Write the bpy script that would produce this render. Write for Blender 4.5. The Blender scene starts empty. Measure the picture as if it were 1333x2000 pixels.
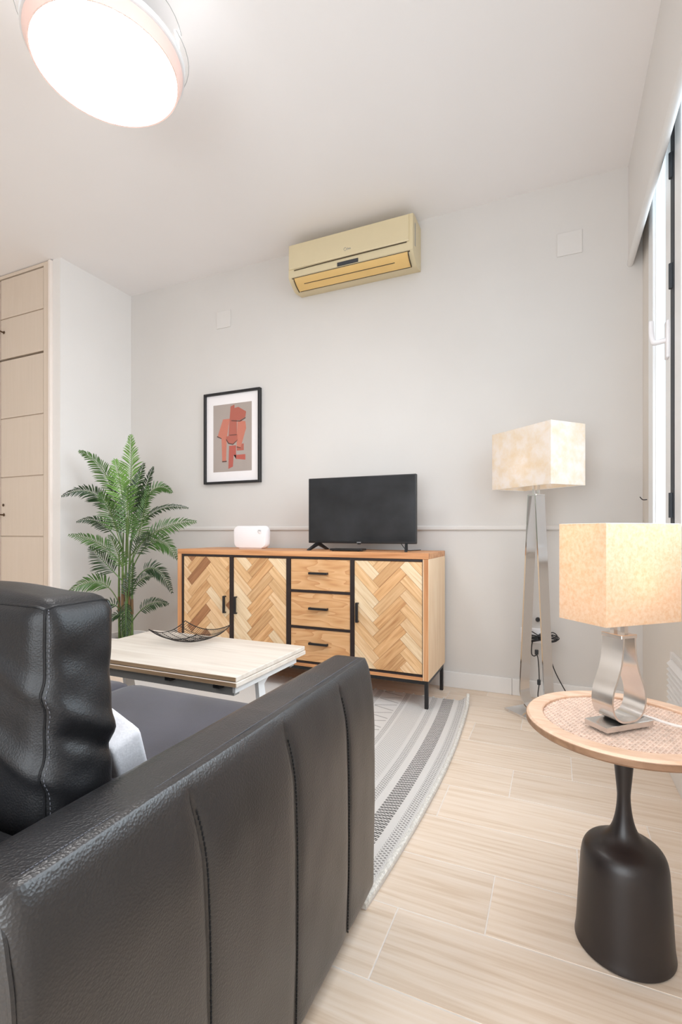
import bpy, bmesh, math, random
from mathutils import Vector, Matrix, noise
random.seed(7)
SC = bpy.context.scene
COL = SC.collection
PI = math.pi

def S(r, g, b):
    f = lambda c: (c/12.92 if c <= 0.04045 else ((c+0.055)/1.055)**2.4)
    return (f(r/255), f(g/255), f(b/255), 1.0)

# ------------------------------------------------------------------ camera
cam_d = bpy.data.cameras.new('camera')
cam = bpy.data.objects.new('camera', cam_d)
COL.objects.link(cam)
cam_d.sensor_fit = 'VERTICAL'
cam_d.sensor_height = 36.0
cam_d.lens = 36.0*953.3/2000.0
cam_d.shift_y = 38.0/2000.0
cam_d.clip_start = 0.02
cam.location = (0, 0, 0.9)
cam.rotation_euler = (PI/2, 0, math.radians(23.752))
SC.camera = cam

# ------------------------------------------------------------------ world, lights, exposure
world = bpy.data.worlds.new('sky')
SC.world = world
world.use_nodes = True
wn = world.node_tree.nodes
bg = wn['Background']
bg.inputs['Color'].default_value = (0.86, 0.93, 1.0, 1)
bg.inputs['Strength'].default_value = 3.2

def area_light(name, loc, target, sx, sy, power, color=(1, 1, 1), spread=PI):
    d = bpy.data.lights.new(name, 'AREA')
    d.shape = 'RECTANGLE'; d.size = sx; d.size_y = sy
    d.energy = power; d.color = color; d.spread = spread
    o = bpy.data.objects.new(name, d); COL.objects.link(o)
    o.location = loc
    o.rotation_euler = (Vector(target)-Vector(loc)).to_track_quat('-Z', 'Y').to_euler()
    return o

# daylight entering by the tall window in the right wall, then two added fill lights out of view
area_light('window_daylight', (0.50, 1.45, 1.6), (-1.1, 1.30, 0.25), 1.4, 2.2, 32, (0.88, 0.94, 1.0), math.radians(132))
area_light('rear_fill_light', (-0.62, -1.52, 1.35), (-0.9, 1.5, 1.5), 1.9, 2.2, 74, (0.88, 0.945, 1.0))  # added fill in front of the solid rear wall, brightens floor and ceiling
area_light('left_fill_light', (-4.2, 0.3, 1.45), (0, 0.9, 1.5), 2.2, 2.0, 6, (0.95, 0.97, 1.0))  # added fill at the far left, lifts the pelmet and right wall

SC.view_settings.view_transform = 'Standard'
SC.view_settings.look = 'None'
SC.view_settings.exposure = 0.1
SC.view_settings.gamma = 1.0
SC.view_settings.use_curve_mapping = False
SC.cycles.max_bounces = 10
SC.cycles.diffuse_bounces = 8
SC.cycles.transparent_max_bounces = 16
SC.cycles.caustics_reflective = False
SC.cycles.caustics_refractive = False
SC.cycles.sample_clamp_indirect = 6.0

# ------------------------------------------------------------------ materials
def new_mat(name):
    m = bpy.data.materials.new(name); m.use_nodes = True
    nt = m.node_tree
    return m, nt, nt.nodes['Principled BSDF']

def N(nt, t, **kw):
    n = nt.nodes.new(t)
    for k, v in kw.items():
        setattr(n, k, v)
    return n

def link(nt, a, ai, b, bi):
    nt.links.new(a.outputs[ai], b.inputs[bi])

def objco(nt, scale=(1, 1, 1), rot=(0, 0, 0), rnd=0.0, kind='Object'):
    tc = N(nt, 'ShaderNodeTexCoord')
    mp = N(nt, 'ShaderNodeMapping')
    mp.inputs['Scale'].default_value = scale
    mp.inputs['Rotation'].default_value = rot
    link(nt, tc, kind, mp, 'Vector')
    if rnd:
        oi = N(nt, 'ShaderNodeObjectInfo')
        mu = N(nt, 'ShaderNodeMath', operation='MULTIPLY'); mu.inputs[1].default_value = rnd
        link(nt, oi, 'Random', mu, 0)
        cx = N(nt, 'ShaderNodeCombineXYZ')
        for i in range(3):
            link(nt, mu, 0, cx, i)
        link(nt, cx, 0, mp, 'Location')
    return mp

def ramp(nt, stops):
    r = N(nt, 'ShaderNodeValToRGB')
    e = r.color_ramp.elements
    while len(e) < len(stops):
        e.new(0.5)
    for i, (p, c) in enumerate(stops):
        e[i].position = p; e[i].color = c
    return r

def bump(nt, bsdf, src, out, strength, dist=0.002):
    b = N(nt, 'ShaderNodeBump')
    b.inputs['Strength'].default_value = strength
    b.inputs['Distance'].default_value = dist
    link(nt, src, out, b, 'Height')
    link(nt, b, 'Normal', bsdf, 'Normal')

def plain(name, color, rough=0.5, metal=0.0, spec=0.5, noise_scale=40, var=0.04, bmp=0.0, bdist=0.001, coat=0.0):
    m, nt, b = new_mat(name)
    b.inputs['Roughness'].default_value = rough
    b.inputs['Metallic'].default_value = metal
    b.inputs['Specular IOR Level'].default_value = spec
    b.inputs['Coat Weight'].default_value = coat
    mp = objco(nt)
    no = N(nt, 'ShaderNodeTexNoise'); no.inputs['Scale'].default_value = noise_scale; no.inputs['Detail'].default_value = 4
    link(nt, mp, 0, no, 'Vector')
    lo = tuple(c*(1-var) for c in color[:3])+(1,); hi = tuple(min(1, c*(1+var)) for c in color[:3])+(1,)
    r = ramp(nt, [(0.3, lo), (0.7, hi)])
    link(nt, no, 'Fac', r, 'Fac'); link(nt, r, 'Color', b, 'Base Color')
    if bmp:
        bump(nt, b, no, 'Fac', bmp, bdist)
    return m

def wood(name, c_dark, c_mid, c_light, scale=(2, 40, 40), rot=(0, 0, 0), rough=0.45, rnd=7.0, varia=0.25, bmp=0.15):
    """long grain along the local axis with the small scale"""
    m, nt, b = new_mat(name)
    b.inputs['Roughness'].default_value = rough
    rotm = objco(nt, (1, 1, 1), rot, rnd)
    mp = N(nt, 'ShaderNodeMapping'); mp.inputs['Scale'].default_value = scale
    link(nt, rotm, 0, mp, 'Vector')
    n1 = N(nt, 'ShaderNodeTexNoise'); n1.inputs['Scale'].default_value = 1.0; n1.inputs['Detail'].default_value = 6; n1.inputs['Distortion'].default_value = 0.6
    link(nt, mp, 0, n1, 'Vector')
    r = ramp(nt, [(0.28, c_dark), (0.5, c_mid), (0.72, c_light)])
    link(nt, n1, 'Fac', r, 'Fac')
    oi = N(nt, 'ShaderNodeObjectInfo')
    mr = N(nt, 'ShaderNodeMapRange'); mr.inputs['To Min'].default_value = 1-varia; mr.inputs['To Max'].default_value = 1+varia*0.6
    link(nt, oi, 'Random', mr, 'Value')
    mx = N(nt, 'ShaderNodeVectorMath', operation='SCALE')
    link(nt, r, 'Color', mx, 0); link(nt, mr, 0, mx, 'Scale')
    link(nt, mx, 0, b, 'Base Color')
    bump(nt, b, n1, 'Fac', bmp, 0.001)
    return m

M = {}
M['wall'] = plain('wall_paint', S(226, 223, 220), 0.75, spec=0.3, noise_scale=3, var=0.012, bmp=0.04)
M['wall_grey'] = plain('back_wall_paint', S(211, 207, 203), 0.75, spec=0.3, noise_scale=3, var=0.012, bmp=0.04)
M['wall_warm'] = plain('wall_paint_warm', S(226, 220, 213), 0.7, spec=0.3, noise_scale=3, var=0.012)
M['ceiling'] = plain('ceiling_paint', S(237, 234, 233), 0.8, spec=0.3, noise_scale=2, var=0.01)
M['trim'] = plain('white_trim_gloss', S(226, 224, 222), 0.4, noise_scale=6, var=0.01)
M['rail'] = plain('rail_paint', S(214, 210, 206), 0.55, noise_scale=6, var=0.01)
M['dark_room'] = plain('far_wall_paint', S(190, 184, 178), 0.7, noise_scale=3, var=0.03)
M['grout'] = plain('pale_grout', S(226, 218, 210), 0.8, noise_scale=60, var=0.05)
M['pvc'] = plain('white_window_plastic', S(246, 248, 250), 0.3, noise_scale=8, var=0.01)
M['white_plastic'] = plain('white_plastic', S(238, 236, 238), 0.35, noise_scale=10, var=0.01)
M['white_metal'] = plain('white_painted_metal', S(226, 227, 228), 0.35, noise_scale=20, var=0.02)
M['grey_metal'] = plain('grey_painted_metal', S(150, 150, 148), 0.4, noise_scale=20, var=0.03)
M['black_metal'] = plain('black_powder_metal', S(26, 25, 27), 0.45, noise_scale=80, var=0.1)
M['black_gap'] = plain('dark_brown_black_frame', S(40, 28, 26), 0.5, noise_scale=60, var=0.1)
M['black_plastic'] = plain('black_plastic', S(22, 22, 24), 0.4, noise_scale=60, var=0.1)
M['rubber'] = plain('dark_gasket_rubber', S(52, 58, 64), 0.6, noise_scale=60, var=0.08)
M['cord_black'] = plain('black_cord', S(28, 28, 30), 0.5, noise_scale=90, var=0.1)
M['cord_white'] = plain('white_cord', S(235, 228, 222), 0.5, noise_scale=90, var=0.03)
M['wardrobe'] = wood('beige_wardrobe_veneer', S(208, 193, 177), S(210, 195, 179), S(212, 197, 182), (60, 60, 3), rough=0.5, rnd=3, varia=0.03, bmp=0.05)
M['brass_dark'] = plain('dark_bronze', S(96, 76, 58), 0.4, metal=0.8, noise_scale=60, var=0.1)
M['ac'] = plain('yellowed_cream_plastic', S(212, 197, 162), 0.45, noise_scale=4, var=0.03)
M['ac_vane'] = plain('yellowed_amber_plastic', S(220, 184, 120), 0.45, noise_scale=5, var=0.05)
M['ac_slot'] = plain('brown_slot_shadow', S(74, 60, 40), 0.6, noise_scale=30, var=0.05)
M['display'] = plain('dark_display_window', S(58, 60, 64), 0.2, noise_scale=30, var=0.08)
M['peach'] = plain('peach_diffuser_ring', S(236, 204, 194), 0.4, noise_scale=10, var=0.02)
M['soil'] = plain('dark_potting_soil', S(60, 48, 38), 0.9, noise_scale=60, var=0.3, bmp=0.5)
M['pot'] = plain('white_ribbed_ceramic', S(232, 226, 222), 0.5, noise_scale=20, var=0.02)
M['stem'] = plain('green_palm_stem', S(96, 118, 62), 0.5, noise_scale=25, var=0.3)
M['stem_red'] = plain('reddish_sheath', S(112, 84, 52), 0.55, noise_scale=25, var=0.2)
def leaf_mat(name, c):
    m = plain(name, c, 0.42, noise_scale=14, var=0.28)
    b = m.node_tree.nodes['Principled BSDF']
    b.inputs['Transmission Weight'].default_value = 0.0
    return m
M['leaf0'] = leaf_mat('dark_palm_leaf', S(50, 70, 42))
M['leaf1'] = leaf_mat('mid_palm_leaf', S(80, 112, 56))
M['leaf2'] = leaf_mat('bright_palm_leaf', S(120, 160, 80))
M['paper'] = plain('white_mat_board', S(250, 245, 245), 0.7, noise_scale=60, var=0.01)
M['oak_frame'] = wood('orange_oak', S(178, 116, 70), S(206, 146, 98), S(222, 168, 120), (2, 34, 34), varia=0.06)
M['oak_frame_v'] = wood('orange_oak_upright', S(178, 116, 70), S(206, 146, 98), S(222, 168, 120), (34, 34, 2), varia=0.06)
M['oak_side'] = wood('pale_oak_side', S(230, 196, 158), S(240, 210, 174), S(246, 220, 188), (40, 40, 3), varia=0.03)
def drawer_mat():
    m, nt, b = new_mat('oak_drawer_front')
    b.inputs['Roughness'].default_value = 0.45
    mp = objco(nt, (1.2, 1.0, 6.5), rnd=5)
    n0 = N(nt, 'ShaderNodeTexNoise'); n0.inputs['Scale'].default_value = 2.4; n0.inputs['Detail'].default_value = 2
    link(nt, mp, 0, n0, 'Vector')
    mu = N(nt, 'ShaderNodeMath', operation='MULTIPLY'); mu.inputs[1].default_value = 7.0
    link(nt, n0, 'Fac', mu, 0)
    fr_ = N(nt, 'ShaderNodeMath', operation='FRACT'); link(nt, mu, 0, fr_, 0)
    mp2 = objco(nt, (5, 90, 90), rnd=5)
    n1 = N(nt, 'ShaderNodeTexNoise'); n1.inputs['Scale'].default_value = 1; n1.inputs['Detail'].default_value = 5
    link(nt, mp2, 0, n1, 'Vector')
    ad = N(nt, 'ShaderNodeMath', operation='ADD'); link(nt, fr_, 0, ad, 0); link(nt, n1, 'Fac', ad, 1)
    hf = N(nt, 'ShaderNodeMath', operation='MULTIPLY'); hf.inputs[1].default_value = 0.5; link(nt, ad, 0, hf, 0)
    r = ramp(nt, [(0.15, S(192, 134, 86)), (0.4, S(212, 160, 110)), (0.8, S(226, 180, 132))])
    link(nt, hf, 0, r, 'Fac'); link(nt, r, 'Color', b, 'Base Color')
    bump(nt, b, n1, 'Fac', 0.1, 0.001)
    return m
M['oak_drawer'] = drawer_mat()
tilt = math.radians(45)
PAR = {  # parquet slats, one material for each lean and tone
    '/': [wood('slat_mid', S(186, 132, 84), S(212, 164, 114), S(228, 184, 136), (6, 90, 90), (0, tilt, 0), varia=0.12),
          wood('slat_dark', S(138, 92, 60), S(164, 114, 76), S(182, 132, 92), (6, 90, 90), (0, tilt, 0), varia=0.08),
          wood('slat_tan', S(200, 150, 102), S(220, 176, 128), S(234, 194, 148), (6, 90, 90), (0, tilt, 0), varia=0.1)],
    '\\': [wood('slat_pale', S(212, 168, 122), S(230, 192, 148), S(240, 210, 172), (6, 90, 90), (0, -tilt, 0), varia=0.08),
           wood('slat_cream', S(216, 182, 140), S(234, 206, 168), S(242, 220, 188), (6, 90, 90), (0, -tilt, 0), varia=0.06),
           wood('slat_honey', S(204, 156, 108), S(224, 182, 134), S(236, 198, 152), (6, 90, 90), (0, -tilt, 0), varia=0.08)],
}
M['table_top'] = wood('pale_bleached_oak', S(200, 188, 176), S(213, 203, 192), S(222, 214, 204), (2.5, 26, 26), rough=0.4, rnd=1, varia=0.02, bmp=0.08)
M['table_edge'] = wood('brown_board_edge', S(150, 122, 94), S(172, 144, 114), S(190, 162, 132), (3, 60, 60), rough=0.6, rnd=1, varia=0.03)
M['round_wood'] = wood('light_ash_rim', S(210, 172, 142), S(222, 188, 162), S(230, 202, 178), (14, 60, 60), rough=0.5, rnd=1, varia=0.02)
M['rim_edge'] = wood('brown_rim_edge', S(128, 96, 72), S(150, 116, 90), S(166, 132, 104), (14, 60, 60), rough=0.5, rnd=1, varia=0.02)
M['cane'] = plain('woven_cane', S(228, 204, 188), 0.55, noise_scale=60, var=0.12)
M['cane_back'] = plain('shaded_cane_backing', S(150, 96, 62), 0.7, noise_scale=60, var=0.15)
M['pedestal'] = plain('satin_black_brown_metal', S(38, 32, 31), 0.38, noise_scale=30, var=0.05)
M['steel'] = plain('brushed_nickel', S(226, 223, 220), 0.22, metal=1.0, noise_scale=30, var=0.03)
M['chrome'] = plain('polished_nickel', S(234, 234, 235), 0.12, metal=1.0, noise_scale=10, var=0.01)
M['wire'] = plain('black_wire', S(30, 28, 28), 0.4, metal=0.3, noise_scale=60, var=0.05)
M['fabric_white'] = plain('white_cotton', S(226, 224, 228), 0.85, noise_scale=220, var=0.06, bmp=0.4, bdist=0.001)
M['fabric_grey'] = plain('grey_knit', S(112, 108, 116), 0.95, noise_scale=120, var=0.35, bmp=0.8, bdist=0.003)
M['stitch'] = plain('grey_thread', S(92, 93, 100), 0.7, noise_scale=120, var=0.1)
M['stitch_dark'] = plain('dark_thread', S(14, 14, 16), 0.7, noise_scale=120, var=0.1)
M['badge'] = plain('silver_badge', S(170, 172, 176), 0.3, metal=0.6, noise_scale=30, var=0.03)

def tile_mat():
    m, nt, b = new_mat('wood_look_tile')
    b.inputs['Roughness'].default_value = 0.36
    mp = objco(nt, (3.0, 75, 75), rnd=9)
    n1 = N(nt, 'ShaderNodeTexNoise'); n1.inputs['Scale'].default_value = 1; n1.inputs['Detail'].default_value = 7; n1.inputs['Distortion'].default_value = 0.5
    link(nt, mp, 0, n1, 'Vector')
    r = ramp(nt, [(0.2, S(204, 179, 153)), (0.48, S(225, 207, 188)), (0.78, S(234, 220, 206))])
    link(nt, n1, 'Fac', r, 'Fac')
    oi = N(nt, 'ShaderNodeObjectInfo')
    mr = N(nt, 'ShaderNodeMapRange'); mr.inputs['To Min'].default_value = 0.93; mr.inputs['To Max'].default_value = 1.05
    link(nt, oi, 'Random', mr, 'Value')
    mx = N(nt, 'ShaderNodeVectorMath', operation='SCALE')
    link(nt, r, 'Color', mx, 0); link(nt, mr, 0, mx, 'Scale'); link(nt, mx, 0, b, 'Base Color')
    bump(nt, b, n1, 'Fac', 0.12, 0.001)
    return m
M['tile'] = tile_mat()

def leather_mat(name, color, rough, grain=260, strength=0.35, sheen=0.0, var=0.25):
    m, nt, b = new_mat(name)
    b.inputs['Roughness'].default_value = rough
    b.inputs['Sheen Weight'].default_value = sheen
    b.inputs['Sheen Roughness'].default_value = 0.5
    mp = objco(nt)
    vo = N(nt, 'ShaderNodeTexVoronoi'); vo.inputs['Scale'].default_value = grain
    no = N(nt, 'ShaderNodeTexNoise'); no.inputs['Scale'].default_value = 9; no.inputs['Detail'].default_value = 5
    link(nt, mp, 0, vo, 'Vector'); link(nt, mp, 0, no, 'Vector')
    lo = tuple(c*(1-var) for c in color[:3])+(1,); hi = tuple(c*(1+var) for c in color[:3])+(1,)
    r = ramp(nt, [(0.3, lo), (0.7, hi)])
    link(nt, no, 'Fac', r, 'Fac'); link(nt, r, 'Color', b, 'Base Color')
    mr = N(nt, 'ShaderNodeMapRange'); mr.inputs['To Min'].default_value = rough-0.06; mr.inputs['To Max'].default_value = rough+0.08
    link(nt, no, 'Fac', mr, 'Value'); link(nt, mr, 0, b, 'Roughness')
    bump(nt, b, vo, 'Distance', strength, 0.0008)
    nt.links.new(b.inputs['Normal'].links[0].from_socket, b.inputs['Coat Normal'])
    return m
M['leather'] = leather_mat('black_leather', S(27, 26, 28), 0.36, 330, 0.4)
M['leather'].node_tree.nodes['Principled BSDF'].inputs['Coat Weight'].default_value = 0.35
for k_, v_ in (('Coat Roughness', 0.30), ('Coat IOR', 1.7)): M['leather'].node_tree.nodes['Principled BSDF'].inputs[k_].default_value = v_
M['leather_soft'] = leather_mat('soft_black_leather', S(26, 26, 28), 0.40, 400, 0.3)
M['leather_soft'].node_tree.nodes['Principled BSDF'].inputs['Specular IOR Level'].default_value = 0.36
M['seat_fabric'] = leather_mat('dark_seat_fabric', S(60, 58, 66), 0.7, 500, 0.3, 0.15)

def rug_mat():
    m, nt, b = new_mat('woven_striped_rug')
    b.inputs['Roughness'].default_value = 0.95
    b.inputs['Specular IOR Level'].default_value = 0.1
    uv = N(nt, 'ShaderNodeUVMap')
    sep = N(nt, 'ShaderNodeSeparateXYZ'); link(nt, uv, 0, sep, 0)
    def math1(op, a, bb=None, clamp=False):
        n = N(nt, 'ShaderNodeMath', operation=op); n.use_clamp = clamp
        for i, v in enumerate((a, bb)):
            if v is None: continue
            if isinstance(v, (int, float)): n.inputs[i].default_value = v
            else: nt.links.new(v, n.inputs[i])
        return n.outputs[0]
    u, v = sep.outputs[0], sep.outputs[1]
    def band(a, c):
        return math1('MULTIPLY', math1('GREATER_THAN', u, a), math1('LESS_THAN', u, c))
    def checks(pu, pv, duty):   # small dark woven dashes
        row = math1('FLOOR', math1('DIVIDE', u, pu))
        sh = math1('MULTIPLY', row, 0.5)
        fv = math1('FRACT', math1('ADD', math1('DIVIDE', v, pv), sh))
        fu = math1('FRACT', math1('DIVIDE', u, pu))
        return math1('MULTIPLY', math1('LESS_THAN', fv, duty), math1('LESS_THAN', fu, 0.8))
    dots = checks(0.009, 0.012, 0.5)
    # slanted dashes of the broad band
    row = math1('FLOOR', math1('DIVIDE', u, 0.0095))
    fv = math1('FRACT', math1('ADD', math1('DIVIDE', v, 0.016), math1('ADD', math1('MULTIPLY', row, 0.37), math1('DIVIDE', u, 0.012))))
    dash = math1('LESS_THAN', fv, 0.48)
    hatch = checks(0.008, 0.014, 0.5)
    def total(lst):
        t = lst[0]
        for x in lst[1:]: t = math1('ADD', t, x)
        return t
    d_dots = math1('MULTIPLY', dots, total([band(.024, .056), band(.166, .195), band(.317, .34), band(0.47, 0.50), band(0.62, 0.65)]))
    d_dash = math1('MULTIPLY', dash, total([band(.081, .138), band(.53, .60), band(.98, 1.05)]))
    d_hat = math1('MULTIPLY', hatch, total([band(.212, .306), band(.66, .80)]))
    # sparse crossing lines of the middle field
    li = math1('LESS_THAN', math1('FRACT', math1('ADD', math1('DIVIDE', v, 0.11), math1('MULTIPLY', u, 3.2))), 0.07)
    lj = math1('LESS_THAN', math1('FRACT', math1('SUBTRACT', math1('DIVIDE', v, 0.11), math1('MULTIPLY', u, 3.2))), 0.07)
    d_line = math1('MULTIPLY', math1('MAXIMUM', li, lj), total([band(.35, .46), band(.82, 0.97)]))
    fac = math1('ADD', math1('MULTIPLY', d_dots, 0.6), math1('ADD', math1('MULTIPLY', d_dash, 1.0), math1('ADD', math1('MULTIPLY', d_hat, 0.32), math1('MULTIPLY', d_line, 0.5))), True)
    no = N(nt, 'ShaderNodeTexNoise'); no.inputs['Scale'].default_value = 160; no.inputs['Detail'].default_value = 3
    mp = objco(nt); link(nt, mp, 0, no, 'Vector')
    fac2 = math1('MULTIPLY', fac, math1('ADD', math1('MULTIPLY', no.outputs['Fac'], 0.9), 0.5), True)
    mix = N(nt, 'ShaderNodeMix', data_type='RGBA')
    nt.links.new(fac2, mix.inputs['Factor'])
    mix.inputs['A'].default_value = S(210, 207, 204); mix.inputs['B'].default_value = S(58, 54, 52)
    nt.links.new(mix.outputs['Result'], b.inputs['Base Color'])
    hh = math1('SUBTRACT', no.outputs['Fac'], math1('MULTIPLY', fac, 0.8))
    bp = N(nt, 'ShaderNodeBump'); bp.inputs['Strength'].default_value = 0.6; bp.inputs['Distance'].default_value = 0.003
    nt.links.new(hh, bp.inputs['Height']); link(nt, bp, 'Normal', b, 'Normal')
    return m
M['rug'] = rug_mat()
M['rug_hem'] = plain('pale_rug_hem', S(214, 212, 206), 0.95, noise_scale=160, var=0.2, bmp=0.7, bdist=0.003)

def shade_mat(name, col, stain, warm):
    """thin paper lamp shade: diffuse outside, lets the bulb's light through"""
    m = bpy.data.materials.new(name); m.use_nodes = True
    nt = m.node_tree; nt.nodes.clear()
    out = N(nt, 'ShaderNodeOutputMaterial')
    mp = objco(nt)
    n1 = N(nt, 'ShaderNodeTexNoise'); n1.inputs['Scale'].default_value = stain; n1.inputs['Detail'].default_value = 8; n1.inputs['Roughness'].default_value = 0.7
    link(nt, mp, 0, n1, 'Vector')
    r = ramp(nt, [(0.35, warm), (0.6, col)])
    link(nt, n1, 'Fac', r, 'Fac')
    d = N(nt, 'ShaderNodeBsdfDiffuse'); t = N(nt, 'ShaderNodeBsdfTranslucent')
    link(nt, r, 'Color', d, 'Color'); link(nt, r, 'Color', t, 'Color')
    mx = N(nt, 'ShaderNodeMixShader'); mx.inputs[0].default_value = 0.45
    link(nt, d, 0, mx, 1); link(nt, t, 0, mx, 2); link(nt, mx, 0, out, 'Surface')
    return m
M['shade_table'] = shade_mat('speckled_cream_shade', S(245, 226, 203), 120, S(236, 206, 170))
M['shade_floor'] = shade_mat('stained_cream_shade', S(250, 245, 240), 13, S(244, 230, 208))

def emit_mat(name, color, strength):
    m = bpy.data.materials.new(name); m.use_nodes = True
    nt = m.node_tree; nt.nodes.clear()
    out = N(nt, 'ShaderNodeOutputMaterial'); e = N(nt, 'ShaderNodeEmission')
    e.inputs['Color'].default_value = color; e.inputs['Strength'].default_value = strength
    link(nt, e, 0, out, 'Surface')
    return m
M['lamp_disc'] = emit_mat('lit_ceiling_diffuser', (1, 0.99, 0.98, 1), 22.0)
M['bulb'] = emit_mat('lit_bulb', (1, 0.83, 0.68, 1), 8.0)

def glass_mat(name, tint=(1, 1, 1, 1), gloss=0.08):
    m = bpy.data.materials.new(name); m.use_nodes = True
    nt = m.node_tree; nt.nodes.clear()
    out = N(nt, 'ShaderNodeOutputMaterial')
    tr = N(nt, 'ShaderNodeBsdfTransparent'); tr.inputs[0].default_value = tint
    gl = N(nt, 'ShaderNodeBsdfGlossy'); gl.inputs['Roughness'].default_value = 0.02
    fr = N(nt, 'ShaderNodeFresnel'); fr.inputs['IOR'].default_value = 1.45
    mx = N(nt, 'ShaderNodeMixShader')
    mu = N(nt, 'ShaderNodeMath', operation='MULTIPLY'); mu.inputs[1].default_value = gloss*10
    link(nt, fr, 0, mu, 0); link(nt, mu, 0, mx, 0)
    link(nt, tr, 0, mx, 1); link(nt, gl, 0, mx, 2); link(nt, mx, 0, out, 'Surface')
    return m
M['glass'] = glass_mat('window_glass', (0.96, 0.99, 1, 1), 0.06)
M['clear_blade'] = glass_mat('clear_fan_blade', (0.995, 0.995, 0.995, 1), 0.006)
M['picture_glass'] = glass_mat('picture_glass', (0.99, 0.99, 0.99, 1), 0.012)

def screen_mat():
    m, nt, b = new_mat('dark_tv_screen')
    b.inputs['Roughness'].default_value = 0.16
    b.inputs['Specular IOR Level'].default_value = 0.5
    mp = objco(nt, (3, 3, 4))
    no = N(nt, 'ShaderNodeTexNoise'); no.inputs['Scale'].default_value = 1.6; no.inputs['Detail'].default_value = 4
    link(nt, mp, 0, no, 'Vector')
    r = ramp(nt, [(0.3, S(34, 36, 38)), (0.7, S(50, 52, 55))])
    link(nt, no, 'Fac', r, 'Fac'); link(nt, r, 'Color', b, 'Base Color')
    return m
M['screen'] = screen_mat()

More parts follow.
